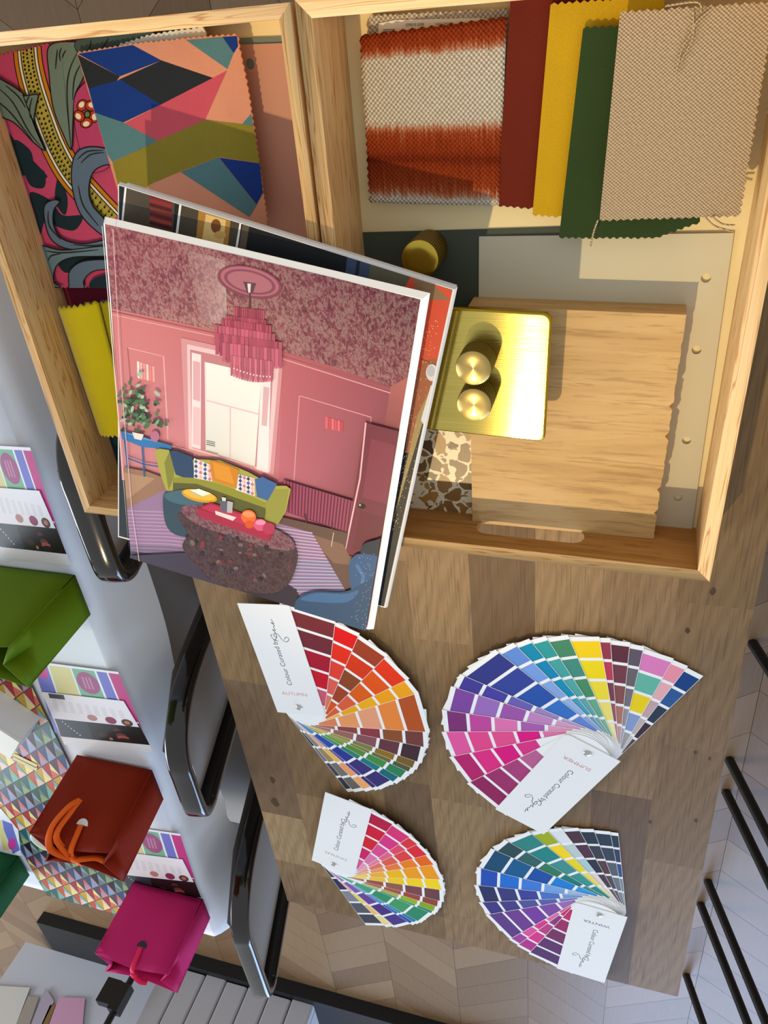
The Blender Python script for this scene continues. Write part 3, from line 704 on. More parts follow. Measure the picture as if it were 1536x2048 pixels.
def paint_pink(z):
    clip = [(210, 449), (841, 599), (734, 1256), (264, 1112)]
    pr = Print(z, clip)
    def A(x, y): return (200 + x / 2.133, 360 + y / 2.133)
    def Bc(x, y): return (200 + x / 2.133, 800 + y / 2.133)
    def pa(l, c): pr.poly([A(*p) for p in l], c)
    def pb(l, c): pr.poly([Bc(*p) for p in l], c)
    def sa(l, w, c): pr.stroke([A(*p) for p in l], w, c)
    def sb(l, w, c): pr.stroke([Bc(*p) for p in l], w, c)
    # ceiling, as a paper with a small floral print
    F = 1.0
    def g(c): return hx(c, F)
    pr.poly(clip, '#a85a62')
    pr.poly([(210, 448), (480, 511), (440, 663), (223, 617)], [g('#a5606e'), g('#8f5f66'), g('#b98e86'), g('#b07c80')])
    pr.poly([(480, 511), (665, 555), (640, 725), (440, 663)], [g('#8f5f66'), g('#6f4450'), g('#9c6a6c'), g('#b98e86')])
    pr.poly([(665, 555), (841, 599), (816, 754), (640, 725)], [g('#6f4450'), g('#4e2c38'), g('#8a5358'), g('#9c6a6c')])
    pr.poly([(640, 725), (816, 754), (781, 773)], [g('#9c6a6c'), g('#8a5358'), g('#8a5a5c')])
    pr.poly([(375, 500), (450, 520), (455, 650), (400, 640)], [hx('#a07a7c', .8), hx('#b89a98', .7), hx('#c9b0aa', .7), hx('#b08c8a', .8)])
    # walls
    W1, W2, W3 = '#c87876', '#b05f66', '#8a4650'
    pr.poly([(223, 617), (440, 663), (420, 960), (244, 960)], [W1, '#b8686c', '#c77f86', '#c8858c'])
    pr.poly([(440, 663), (566, 705), (560, 1040), (420, 960)], ['#b8686c', '#b5646a', '#b8707a', '#c77f86'])
    pr.poly([(566, 705), (781, 773), (735, 1080), (555, 1035)], ['#b36067', W3, '#6a2f3e', '#b06472'])
    pr.poly([(781, 773), (816, 754), (791, 900), (757, 925)], ['#a05a58', '#a86058', '#7c3a42', '#6a2f3c'])
    pr.stroke([(223, 622), (440, 668), (566, 711), (781, 779)], 3, '#9a5056'); pr.stroke([(223, 629), (440, 675), (566, 718), (781, 786)], 2, '#d59a98')
    sa([(118, 715), (272, 752), (290, 1067)], 2.2, '#dba2a2'); sa([(118, 715), (150, 1067)], 2.2, '#a85a60')
    pr.stroke([(327, 712), (336, 880)], 2, '#dba2a2')
    sa([(852, 920), (1158, 1012)], 2, '#cf8f90'); pr.stroke([(599, 791), (588, 960)], 2, '#cf8f90'); sa([(1158, 1012), (1152, 1045)], 1.6, '#c98a8c')
    # sconces
    for x in range(6): pa([(158 + 13 * x, 772 + 4 * x), (168 + 13 * x, 775 + 4 * x), (170 + 13 * x, 848 + 3 * x), (160 + 13 * x, 842 + 3 * x)], ['#f0d8d4', '#e6a8a4', '#e88f8c', '#f2c8c4', '#de7f7c', '#e89c98'][x])
    for x in range(6): pa([(962 + 13 * x, 1008 + 4 * x), (972 + 13 * x, 1010 + 4 * x), (972 + 13 * x, 1062 + 3 * x), (962 + 13 * x, 1058 + 2 * x)], ['#d8606a', '#c04a58', '#dc6a74', '#c85260', '#d8646e', '#b84656'][x])
    # window
    pr.poly([A(346, 672), A(782, 770), (548, 950), (372, 905)], '#c98c90'); pr.poly([A(372, 700), A(765, 785), (540, 945), (378, 900)], '#e3b9ba'); pr.poly([A(385, 722), A(740, 800), (535, 940), (384, 895)], '#b87a7e')
    pr.poly([A(392, 735), A(432, 745), Bc(430, 210), Bc(392, 200)], '#ead0d0'); pr.poly([A(398, 770), A(428, 778), A(428, 945), A(398, 935)], '#cfa0a4'); pr.poly([A(398, 965), A(428, 972), Bc(428, 195), Bc(398, 185)], '#d9b4b6')
    pr.poly([A(690, 815), A(730, 825), Bc(718, 310), Bc(668, 295)], '#ecd8d6'); pr.poly([A(698, 880), A(724, 885), A(712, 1050), A(690, 1045)], '#cfa6a8')
    pr.poly([A(447, 775), A(690, 830), Bc(662, 282), Bc(452, 215)], [hx('#e2e0d8'), hx('#e6e3da'), hx('#d8d5cc'), hx('#cfccc4')])
    sa([(450, 938), (684, 1000)], 3, '#d9b6b8'); pr.stroke([A(557, 968), Bc(556, 245)], 2.4, '#d5b2b4'); sa([(450, 775), (455, 1067)], 3, '#e8cccc')
    for k in range(3): sb([(455, 172 + 8 * k), (492, 180 + 8 * k)], 1.6, '#55585a')
    sb([(455, 215), (505, 228)], 2, '#8a9088')
    sb([(300, 195), (385, 215), (660, 290)], 4, '#d58f90')
    # rose and chandelier
    pr.disc(A(640, 435), 66, 31, '#7c4450', 14); pr.disc(A(640, 432), 60, 27, '#a8626e', 14); pr.disc(A(640, 434), 53, 23, '#7f4854', 14); pr.disc(A(640, 434), 46, 19, '#a4656e', 14)
    pa([(612, 432), (668, 440), (652, 485), (630, 485)], '#5a4048'); pa([(630, 440), (645, 442), (642, 480), (634, 480)], '#d8c8c8'); sa([(641, 485), (641, 545)], 3, '#4a3438')
    rg = random.Random(2)
    for (x0, x1, y0, y1, sk, c) in ((572, 704, 540, 590, 14, '#9a4555'), (535, 712, 575, 640, 22, '#a34a5c'), (520, 735, 590, 660, 30, '#9c4456'), (490, 752, 615, 700, 40, '#ae5668'), (495, 782, 650, 740, 40, '#a04a5c'), (525, 782, 690, 770, 30, '#b25a6c'), (560, 742, 745, 830, 25, '#bb6474')):
        n = 16
        for i in range(n):
            xa = x0 + (x1 - x0) * i / n; xb = x0 + (x1 - x0) * (i + 0.86) / n; m = (i + 0.5) / n
            dy = sk * m + (y1 - y0) * 0.18 * math.sin(math.pi * m)
            h = hx(c); k = rg.uniform(0.72, 1.3)
            pa([(xa, y0 + sk * m), (xb, y0 + sk * m), (xb, y1 + dy), (xa, y1 + dy)], (h[0] * k, h[1] * k, h[2] * k, 0))
    for i in range(12): pr.disc(A(575 + 14 * i, 800 + 3 * i + 10 * math.sin(math.pi * i / 12)), 1.5, 2, '#e8c0c4', 0, 8)
    # radiator, door
    pb([(785, 335), (1082, 425), (1062, 565), (790, 470)], '#5c2436')
    for i in range(22):
        t = i / 21; pb([(787 + 290 * t, 337 + 88 * t), (795 + 290 * t, 339 + 88 * t), (793 + 274 * t, 470 + 90 * t), (786 + 274 * t, 467 + 90 * t)], '#96405e')
    sb([(880, 480), (882, 520)], 2.5, '#4a2030'); sb([(995, 515), (993, 550)], 2.5, '#4a2030')
    pb([(1135, 92), (1290, 132), (1232, 600), (1085, 660), (1045, 648)], '#6d2c3c'); sb([(1137, 92), (1112, 330), (1046, 648)], 3.2, '#d9a8b0')
    pb([(1160, 160), (1262, 190), (1232, 440), (1122, 410)], '#7c3446'); pb([(1112, 470), (1220, 500), (1200, 600), (1080, 640)], '#642836'); pr.disc(Bc(1120, 447), 8, 5.5, '#1c1416', 15); pr.disc(Bc(1112, 443), 2, 2, '#c8b090')
    # floors
    pb([(85, 278), (205, 300), (300, 335), (300, 380), (110, 485)], '#8f6c54'); pb([(85, 300), (240, 330), (120, 420)], '#a58264')
    pb([(762, 490), (1062, 562), (1046, 650), (1130, 680), (1130, 770), (1050, 812), (905, 562), (760, 525)], '#5d453e'); pb([(880, 560), (1040, 610), (1090, 700), (1000, 690)], '#7a5a4c')
    sb([(1000, 560), (990, 620)], 1.6, '#c9a898'); 
    pb([(95, 470), (285, 376), (500, 420), (760, 520), (905, 560), (1052, 808), (870, 840), (700, 830), (128, 672)], '#8d6f90')
    for i in range(15):
        y = 468 + i * 15
        sb([(112, y), (300, y + 6), (460, y + 24)], 2.4, '#a888a8' if i < 10 else '#66687f')
    for i in range(19):
        t = i / 18; x0 = 770 + 80 * t; x1 = 910 + 140 * t
        sb([(x0 - 30, 535 + 275 * t), (x1, 562 + 245 * t)], 2.6, '#b79cb4' if i < 9 else '#9aa0bd')
    pb([(130, 640), (420, 700), (470, 755), (800, 780), (840, 800), (860, 850), (840, 900), (640, 840), (128, 682)], '#2c2431')
    pb([(128, 640), (300, 660), (430, 720), (480, 775), (300, 730), (128, 690)], '#4a475c')
    # table, plant
    pb([(95, 128), (190, 162), (312, 190), (308, 206), (186, 196), (100, 160)], '#2f6fa8'); pb([(95, 128), (190, 162), (312, 188), (250, 172), (150, 140)], '#4f93c4')
    for l in ([(110, 160), (124, 285)], [(186, 195), (195, 322)], [(300, 205), (304, 280)]): sb(l, 3.2, '#275a86')
    sb([(118, 240), (190, 268), (300, 286)], 2.6, '#275a86')
    pr.disc(Bc(240, 150), 9, 11, '#a86a80')
    rg = random.Random(4)
    for i in range(95):
        x, y = rg.gauss(165, 42), rg.gauss(35, 52)
        if y > 145 or x < 82: continue
        pr.disc(Bc(x, y), rg.uniform(4, 8), rg.uniform(2.5, 4.5), rg.choice(['#3d5a3a', '#56754e', '#2b4030', '#7d9a78', '#9db59a', '#4a6a48']), rg.uniform(0, 180), 9)
    pb([(145, 130), (195, 140), (185, 165), (155, 158)], '#d8d0c8')
    # sofa
    pb([(240, 208), (262, 200), (302, 206), (330, 262), (420, 245), (520, 250), (640, 300), (720, 345), (740, 358), (800, 358), (820, 372), (800, 465), (765, 522), (560, 480), (290, 378), (262, 300)], '#9d9a42')
    pb([(282, 260), (304, 212), (330, 262), (320, 330), (300, 378)], '#7b7a30'); pb([(318, 322), (420, 322), (560, 365), (720, 432), (745, 420), (720, 505), (560, 470), (318, 380)], '#87852f'); pb([(320, 345), (420, 350), (560, 400), (718, 455), (705, 510), (560, 478), (318, 385)], '#55542a')
    pb([(722, 372), (812, 372), (796, 465), (765, 520), (715, 505), (712, 440)], '#8c8a3c')
    pb([(303, 210), (330, 208), (402, 236), (412, 325), (360, 322), (330, 310)], '#2b4260'); pb([(668, 330), (700, 320), (762, 350), (722, 422), (676, 405)], '#3a5f92')
    for quad in ([(408, 240), (486, 272), (486, 340), (408, 325)], [(598, 308), (666, 325), (668, 402), (586, 375)]):
        pb(quad, '#d9cfcc'); (x0, y0), (x1, y1), (x2, y2), (x3, y3) = quad
        for i in range(4):
            for j in range(4):
                s, t = (i + 0.5) / 4, (j + 0.5) / 4; x = x0 + (x1 - x0) * s; y = (y0 + (y1 - y0) * s) * (1 - t) + (y3 + (y2 - y3) * s) * t
                pb([(x - 9, y), (x, y - 9), (x + 7, y + 2), (x, y + 9)], ['#3f5f96', '#c2707a', '#2d3f66', '#e0a8a8'][(i + 2 * j) % 4])
    pb([(474, 246), (540, 262), (600, 290), (594, 330), (590, 368), (530, 350), (486, 332)], '#c27a22'); pb([(490, 258), (560, 280), (580, 350), (500, 325)], '#cf8a2c')
    # ottomans
    pr.poly(smooth_closed([Bc(*p) for p in [(278, 400), (320, 380), (380, 376), (450, 425), (450, 560), (350, 572), (290, 525)]], 5), '#2e4452')
    pr.poly(smooth_closed([Bc(*p) for p in [(282, 398), (320, 380), (390, 378), (450, 430), (380, 440), (310, 425)]], 5), '#40606e')
    pr.disc(Bc(432, 400), 36, 12, '#c8901e', 12); pr.disc(Bc(432, 396), 32, 9, '#e0ac38', 12); pb([(392, 376), (430, 370), (482, 390), (445, 402)], '#e8e2d0'); pb([(392, 376), (445, 402), (445, 408), (392, 384)], '#b0a890')
    pb([(128, 655), (420, 640), (560, 800), (610, 860), (128, 690)], '#3a3344')
    pr.poly(smooth_closed([Bc(*p) for p in [(354, 470), (380, 560), (360, 620), (420, 700), (500, 770), (640, 808), (760, 810), (828, 745), (838, 620), (700, 570)]], 5), hx('#33262c', 0.28))
    pr.poly(smooth_closed([Bc(*p) for p in [(352, 460), (400, 438), (520, 450), (680, 505), (800, 565), (838, 608), (820, 632), (720, 620), (560, 570), (420, 520)]], 5), hx('#6d4a58', 0.75))
    for i in range(60):
        x, y = rg.uniform(375, 815), rg.uniform(570, 780)
        if y < 500 + (x - 360) * 0.28 or y > 640 + (x - 360) * 0.45: continue
        pr.disc(Bc(x, y), rg.uniform(3, 7), rg.uniform(2, 5), rg.choice(['#5a4648', '#7a2c3c', '#463c44', '#2a2026', '#6a5a58']), rg.uniform(0, 180), 8)
    pb([(424, 452), (480, 426), (755, 520), (748, 560), (728, 592), (430, 488)], '#8a1c36'); pb([(440, 450), (482, 434), (738, 522), (712, 560)], '#b02c4c'); pb([(424, 452), (730, 560), (728, 592), (430, 488)], '#9c2440')
    pb([(520, 418), (556, 424), (550, 470), (522, 464)], '#5a5a68'); pb([(552, 420), (576, 426), (572, 472), (550, 470)], '#a8a4a8'); pb([(528, 404), (546, 407), (545, 422), (530, 420)], '#c8c4c4'); pb([(500, 462), (590, 490), (575, 505), (502, 478)], '#d8c8c4')
    pr.disc(Bc(642, 488), 15, 14, '#d8642c', 10); pr.disc(Bc(642, 478), 12, 6, '#e88a58', 10); pr.disc(Bc(646, 520), 9, 8, '#c8501c'); pr.disc(Bc(692, 522), 13, 12, '#c85078'); pr.disc(Bc(728, 538), 12, 12, '#a83050'); pr.disc(Bc(692, 512), 10, 5, '#e088a0')
    # blue chairs
    pr.poly(smooth_closed([Bc(*p) for p in [(1118, 640), (1130, 605), (1175, 588), (1230, 585), (1220, 720), (1150, 660)]], 5), '#1c2a38')
    pr.poly(smooth_closed([Bc(*p) for p in [(1068, 700), (1088, 656), (1130, 645), (1210, 672), (1200, 800), (1120, 790), (1080, 800)]], 5), '#2c5078'); sb([(1100, 690), (1130, 740), (1120, 790)], 7, '#3f6a96')
    pr.poly(smooth_closed([Bc(*p) for p in [(836, 880), (852, 832), (920, 806), (1050, 806), (1130, 768), (1220, 750), (1200, 1000), (1000, 960), (850, 900)]], 5), '#274566'); pr.poly(smooth_closed([Bc(*p) for p in [(862, 838), (930, 812), (1050, 815), (1110, 800), (1060, 850), (930, 850)]], 5), '#37608a')
    for i in range(70): pr.disc(Bc(rg.gauss(1140, 26), rg.uniform(640, 985)), 1.0, 0.8, '#8c98a4', 0, 5, True)  # glare specks on the glossy cover, painted into the print
    # hinge crease and gloss line of the cover
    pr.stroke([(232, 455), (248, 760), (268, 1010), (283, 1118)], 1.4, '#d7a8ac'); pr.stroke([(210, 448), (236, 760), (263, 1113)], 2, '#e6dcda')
    return pr
def paint_dark(z):
    q = [(238, 371), (905, 580), (768, 1213), (238, 1072)]; pr = Print(z, q)
    pr.poly(q, '#23272c')
    pr.poly([(255, 375), (350, 404), (345, 470), (245, 450)], '#4f473c'); pr.poly([(250, 368), (254, 369), (246, 450), (242, 449)], '#e8e6e0'); pr.poly([(360, 398), (364.5, 399), (356, 470), (351, 470)], '#e8e6e0'); pr.poly([(480, 438), (484, 439), (474, 505), (469, 505)], '#e8e6e0')
    pr.poly([(365, 405), (480, 440), (470, 500), (357, 470)], '#4a4338'); pr.poly([(398, 413), (462, 432), (455, 500), (392, 480)], '#a87c38'); pr.poly([(412, 428), (452, 440), (446, 495), (404, 480)], '#d8b878'); pr.disc((432, 452), 10, 14, '#7a4a28'); pr.disc((440, 470), 12, 8, '#c8a060')
    for i in range(7): pr.poly([(300 + (i % 2), 388 + 9 * i), (345 - (i % 3), 400 + 9 * i), (344, 407 + 9 * i), (299, 394 + 9 * i)], ['#7a2028', '#962c30', '#5c1820', '#8a3a34', '#6e1c24', '#a03a3a', '#4a2020'][i])
    pr.poly([(487, 440), (500, 444), (490, 510), (476, 505)], '#5a5040')
    pr.poly([(500, 444), (700, 506), (690, 560), (490, 510)], '#1d1f22'); pr.poly([(696, 505), (742, 520), (736, 565), (690, 552)], '#3d4c68'); pr.poly([(715, 511), (722, 513), (716, 560), (709, 558)], '#222a38'); pr.poly([(742, 520), (832, 548), (826, 590), (736, 565)], '#5d5a48')
    pr.poly([(826, 546), (916, 574), (880, 720), (800, 800), (800, 590)], '#cc4e34'); pr.poly([(826, 546), (850, 553), (900, 600), (860, 600), (830, 580)], '#8a6a4a')
    rg = random.Random(9)
    pr.poly([(880, 715), (835, 905), (810, 905), (830, 750), (850, 720)], '#9c5a3c'); pr.poly([(835, 830), (870, 760), (800, 1060), (782, 1060)], '#a08a58'); pr.poly([(862, 790), (868, 800), (795, 1090), (772, 1090)], '#2c2c2c')
    pr.stroke([(842, 717), (874, 731)], 2, '#5a4a30'); pr.disc((864, 745), 12, 17, '#d5d2d0'); pr.disc((862, 742), 8, 11, '#b8b8bc'); pr.poly([(862, 770), (872, 775), (848, 850), (842, 840)], '#d8d8d8')
    for i in range(260):
        t = rg.random(); x = 858 - 75 * t + rg.uniform(-14, 22); y = 640 + 420 * t
        pr.disc((x, y), 0.9, 0.9, rg.choice(['#d8b070', '#f0d8a0', '#b07848', '#e8c890']), 0, 5, i > 0)
    return pr
book('interiors_book', [(236, 369), (909, 579), (771, 1216), (236, 1074)], ZB2, 0.0115, 'darker interiors book underneath, showing bookshelves and an orange strip', paint_dark, '#e2e0dc', 0.0012)
book('interiors_book', [(207, 447), (844, 598), (737, 1259), (262, 1115)], ZB1, 0.0112, 'top book with a pink living room, chandelier and green sofa on its cover', paint_pink, '#faf9f6', 0.004)

# ------------------------------------------------------------------ colour fan decks
def ang(rv, q):
    v = P(*q, 0.004) - rv; return math.degrees(math.atan2(v.y, -v.x))
def vec(t): t = math.radians(t); return Vector((-math.cos(t), math.sin(t), 0)), Vector((math.sin(t), math.cos(t), 0))
HALF, OUT, INN = 0.030, 0.1465, 0.019
SEP = [(0.1412, 0.1213), (0.1178, 0.0955), (0.0920, 0.0689), (0.0654, 0.0420), (0.0385, 0.0150)]
def fan(zoom, rivet, covdir, cards, season, scol, lab):
    zx, zy, k = zoom; tr = lambda q: (zx + q[0] / k, zy + q[1] / k)
    rv = P(*tr(rivet), 0.006); n = len(cards); dz = 0.00042; z0 = T + 0.0012 + n * dz
    root = thing('colour_fan_deck', Vector((rv.x, rv.y, T)), lab, 'colour swatch fan', 'seasonal colour fan decks')
    o = Vector((rv.x, rv.y, 0))
    def rect(a, r, x0, x1, y0, y1, z, rad):
        pts = [o + a * x + r * y + Vector((0, 0, z)) for x, y in rrect(x0, y0, x1, y1, rad, 4)]; return pts
    ta = ang(o + Vector((0, 0, 0)), tr(covdir)); a, r = vec(ta)
    b = B(); 
    out = []
    for x, y in [(OUT, -HALF), (OUT, HALF), (-0.008, HALF), (-0.0105, HALF - 0.0025), (-0.0112, HALF - 0.006), (-0.0112, -HALF)]: out.append(o + a * x + r * y + Vector((0, 0, z0 + 0.0006)))
    b.slab(out, 0.0006, '#efeeea'); zt = Vector((0, 0, z0 + 0.00063))
    write(b, season, o + a * 0.018 - r * (0.0155) + zt, r, a, 0.031, 0.0068, scol)
    write(b, 'Colour Curated by', o + a * 0.033 + r * 0.0015 + zt, a, -r, 0.067, 0.0084, '#5a5a5c')
    sig = [[(0.100, 0.011), (0.1035, 0.0145), (0.1005, 0.0165), (0.0965, 0.0125), (0.1, 0.008), (0.106, 0.006), (0.108, 0.002), (0.104, 0.0005), (0.103, 0.003), (0.109, 0.003), (0.113, 0.001), (0.1115, 0.004), (0.117, 0.0035), (0.1185, 0.005), (0.1225, 0.002), (0.121, 0.005), (0.127, 0.0035)],
           [(0.103, 0.0035), (0.0985, -0.001), (0.1045, -0.0035), (0.106, -0.001)]]
    for s in sig:
        pts = smooth(s, 5)
        for (x0, y0), (x1, y1) in zip(pts, pts[1:]):
            d = Vector((x1 - x0, y1 - y0)); d = d.normalized() if d.length > 1e-9 else Vector((1, 0)); w = 0.00036; nx, ny = -d.y * w, d.x * w
            q = [o + a * (x + sx * nx) + r * (y + sx * ny) + zt for x, y, sx in ((x0, y0, 1), (x1, y1, 1), (x1, y1, -1), (x0, y0, -1))]
            if area2(q) < 0: q.reverse()
            b.face(q, '#5a5a5c')
    b.build('cover_card', M_paper, root)
    rvm = B(); rvm.lathe(o + Vector((0, 0, z0 + 0.0006)), [(0.0042, 0), (0.0042, 0.0003), (0.0036, 0.001), (0.0022, 0.0016), (0.0006, 0.0018)], 24); rvm.build('rivet', M_steel, root)
    for i, (q, cols) in enumerate(cards):
        t = ang(o, tr(q)) - math.degrees(math.atan2(HALF - 0.001, 0.1415)) if not isinstance(q, (int, float)) else q
        a, r = vec(t); z = z0 - (i + 0.25) * dz; b = B()
        ol = [(OUT, -HALF), (OUT, HALF)] + [(-INN + 0.022 - 0.022 * math.sin(q * math.pi / 16), HALF * (math.cos(q * math.pi / 16) if q not in (0, 16) else (1 if q == 0 else -1))) for q in range(17)]
        b.slab([o + a * x + r * y + Vector((0, 0, z)) for x, y in ol], 0.00032, '#f3f2ee')
        for j, c in enumerate(cols):
            x1, x0 = SEP[min(j, 4)]
            if j == len(cols) - 1 and j < 4 and False: x0 = 0.015
            p4 = [o + a * x + r * y + Vector((0, 0, z + 0.00002)) for x, y in ((x0, -HALF + 0.0004), (x1, -HALF + 0.0004), (x1, HALF - 0.0004), (x0, HALF - 0.0004))]
            if area2(p4) < 0: p4.reverse()
            b.face(p4, vivid(c))
        b.build('colour_strip', M_paper, root)
    return root
fan((460, 1180, 3.491), (488, 805), (250, 100), [
    ((733, 225), ['742f33', '6b2a34', 'a32838', 'c2203a', 'c96474']), ((890, 315), ['d92f30', 'de4434', 'dd5148', 'de6a5e', 'e0806a']), ((1060, 465), ['9a4430', 'd0492c', '8a4a2f', 'a04a33', 'd9603a']),
    ((1200, 620), ['df4a2b', 'e0622f', 'dc6a3c', 'db6a50', 'd86a50']), ((1258, 715), ['f0a93c', 'f0a83a', 'f0b53c', 'edae45', 'f0c070']), ((1310, 965), ['b35a38', 'e88f58', 'e8a585', 'e9a272', 'de8a6a']),
    ((1288, 1062), ['73403a', '8a5335', '8a4045', '8a4a45', 'b0705a']), ((1245, 1158), ['40292d', '64393f', '85565a', '9a6a60', 'b07a70']), ((1212, 1200), ['7a5f33', '8f7036', '7c8048', '9a9550', 'c6b050']), ((1180, 1222), ['54583a', '6a6a40', '7f7a48', '8f8f50', 'c6b050']),
    ((1128, 1262), ['3b7f58', '4f8b4d', '5f8b42', '7d9a48', 'c6b050']), ((1078, 1287), ['1d6a73', '2f7a80', '3a8070', '4f8f70', '6fa080']), ((975, 1320), ['37316a', '3b3270', '2f3b8a', '3650a0', '6088c0']), ((945, 1328), ['3a3065', '5a4488', '6a4a90', '6a70b0', '8098c0']),
    ((882, 1332), ['f0ae7b', 'eba577', 'e8c070', 'e8b088', 'e8c8b0']), ((815, 1338), ['6a6560', '77706a', 'a08a68', '8a8580', 'b0a8a0']), ((770, 1330), ['33353f', '43454d', '777780', '22283a', '33353f'])],
    'AUTUMN', '#d99a86', 'autumn colour fan partly under the pink-room book')
fan((880, 1240, 2.793), (825, 730), (500, 1052), [
    ((258, 868), ['8e2f5a', '9a3b66', 'a84a78', 'b86a90']), ((158, 745), ['b3356a', 'db4684', 'd8367f', 'd84a88']), ((104, 622), ['e0689f', 'e25b8f', 'e3608f', 'dc3a84', 'e080a8']), ((98, 512), ['7c3a70', 'c0569a', 'e07fae', 'a968a8', 'e3a0bc']),
    ((122, 385), ['7d4d98', '9c74b5', 'a05fa5', 'c58dbd', 'd8a5c5']), ((165, 322), ['433d8c', '4a4398', '7064ac', 'a28bc0', 'c0a8cc']), ((345, 195), ['33397c', '37468f', '3355a0', '4374bc', '6e8acb']), ((437, 158), ['6a8dcb', '7f9fd8', '8fa9d8', 'a0b8de', '9ab0d8']),
    ((517, 135), ['2089a6', '1f85ae', '2f8fb0', '58a0b8', '70a8b8']), ((605, 125), ['459a95', '55a29c', '5fa8a0', '6fa8a8', '80b0b0']), ((720, 116), ['508665', '4f8c7c', '528d66', '74ac8c', '8cba9a']), ((886, 128), ['f6d436', 'f3dc5a', 'f4e06a', 'f4e48c', 'f5ecb0']),
    ((945, 138), ['95404f', 'b84a5c', '7d4550', '9a5f66', 'c08890']), ((1050, 160), ['5c303a', '713f48', '875350', 'b07a6c', 'c9a0a0']), ((1124, 184), ['605660', '6b6468', '7a7278', '9a969a', 'b0acb0']), ((1285, 245), ['d987b8', '72b5a2', 'f0d648', '8c9fc4', 'a5a5a0']),
    ((1355, 292), ['e89aa8', 'e8b4b4', 'c7a8a8', 'c5b5b0', 'd0c8c0']), ((1430, 350), ['1f3f78', '355a8c', '2e3848', '3c2c34', '5a4a50'])],
    'SUMMER', '#d08a90', 'summer colour fan on the right, opened from pink to navy')
fan((600, 1560, 5.12), (355, 838), (512, 172), [
    ((945, 420), ['b03048', 'cc3546', 'd03a42', 'cb3a68', 'd86a90']), ((1115, 553), ['d84878', 'd64a85', 'da5c90', 'dc80a8', 'e8a0b8']), ((1185, 630), ['d8484a', 'de5a70', 'e0708a', 'e88898', 'e8a0a8']), ((1275, 740), ['db4148', 'dd5350', 'e06a5a', 'e08070', 'e8a090']), ((1333, 840), ['e5723c', 'ec8a45', 'e9845a', 'eba070', 'f0b080']),
    ((1370, 985), ['f0a23f', 'f0a545', 'f2c050', 'f0b860', 'f0d080']), ((1368, 1085), ['fada2e', 'f8d83a', 'f6cf4a', 'f0c860', 'f0d880']), ((1342, 1188), ['6b4448', '7a4a4e', '93604f', '9a5a4a', 'b08068']), ((1308, 1240), ['93493f', 'a04c44', 'a85a4c', 'b06a58']), ((1272, 1284), ['8fa83f', '9db53a', 'b0b060', 'c0c078']),
    ((1212, 1285), ['3f8868', '4f9a68', '439068', '57a080', '70b090']), ((1090, 1357), ['3f8868', '4f9a68', '439068', '57a080', '70b090']), ((1050, 1365), ['3a7a98', '4a88a8', '5a98b0', '60a0b0']), ((1010, 1374), ['2f5aa0', '3a70b8', '4a88c8', '6aa0d0']), ((868, 1394), ['4b3a80', '4a3578', '6a4a90', '8060a8', 'a080b8']),
    ((845, 1396), ['f2dfa8', 'f0d0a8', 'f0c8b0', 'f0b8b0']), ((780, 1392), ['f0dca0', 'efc583', 'e8dc70', 'f0b0a0', 'f0c0b0']), ((600, 1352), ['45464f', '5a5a62', '8a8890', '2a3050', '45464f'])],
    'SPRING', '#a8a8a0', 'smaller-looking spring colour fan at the table end beside the winter one')
fan((950, 1640, 4.8), (1195, 890), (1045, 1362), [
    ((640, 1188), ['553060', '5f3060', '743058', '9a3060', 'c03868']), ((545, 1128), ['b04088', 'd8488a', 'b84a80', '8a3a78', 'c03868']), ((488, 1080), ['a04a98', 'e0609c', 'd84a8c', 'e078a8', 'd86090']), ((285, 890), ['5f3e7e', '6e4088', '784098', '7e4f9a', '9a70b0']),
    ((208, 790), ['40387a', '473d80', '555590', '5f5fa5', '8080b8']), ((148, 645), ['2c2f58', '3a3a72', '3d4290', '4f74ba', '7aa0d0']), ((140, 488), ['2c4fa8', '3470c4', '4a7ccb', '7fa5d8', 'a8c0e0']), ((232, 312), ['1f4a68', '1f5a85', '1f4f98', '2f80cc', '4898d8']),
    ((352, 235), ['2f4a4c', '35625f', '3a7a5a', '2a7a70', '4a9088']), ((560, 160), ['3e847c', '348580', '4c908c', '45958f', '3a8a88']), ((706, 130), ['a5b132', 'fadc1e', 'f0dc50', 'f0e080', 'f0e8a8']), ((838, 108), ['e6e8e8', 'c5d0cc', 'b5cfd2', 'eadada', 'eeeae8']),
    ((1000, 128), ['4a3238', '50323f', '2c2f3c', '4c3a40', '6a5a60']), ((1140, 148), ['2a3540', '3a3c46', '5a3a40', '554a50', '6a6068']), ((1292, 165), ['2f3a48', '3a4250', '5a6068', '707880', '80888c']), ((1368, 172), ['2a3848', '35405a', '3a5080', '8a9098', '9aa0a4'])],
    'WINTER', '#5a5a5c', 'winter colour fan in the far table corner, ending in near-black strips')

# ------------------------------------------------------------------ second table under a white cloth
YE_, XE_ = -0.578, 1.229
tt = thing('trestle_table', (0.6, -1.0, 0), 'trestle table hidden under the white cloth', 'table')
b = B(); b.box((-0.35, -1.42, T - 0.03), (1.57, 0, 0), (0, 0.83, 0), (0, 0, 0.026)); b.build('tabletop', M_white, tt)
for lx in (-0.2, 1.0):
    for ly in (-1.38, -1.03):
        b = B(); b.box((lx, ly, 0), (0.03, 0, 0), (0, 0.03, 0), (0, 0, T - 0.03)); b.build('leg', M_black, tt)
b = B(); rows = []; rc = random.Random(8)
xs = [-0.36 + (XE_ + 0.36) * i / 90 for i in range(91)]
def hem(x): return 0.088 + 0.005 * math.sin(x * 17) + 0.12 * max(0, 1 - (XE_ - x) / 0.22) ** 1.5
def topz(x, y): return T + 0.0006 + 0.0012 * max(0, math.sin(x * 11 + y * 5)) * max(0, math.sin(y * 8))
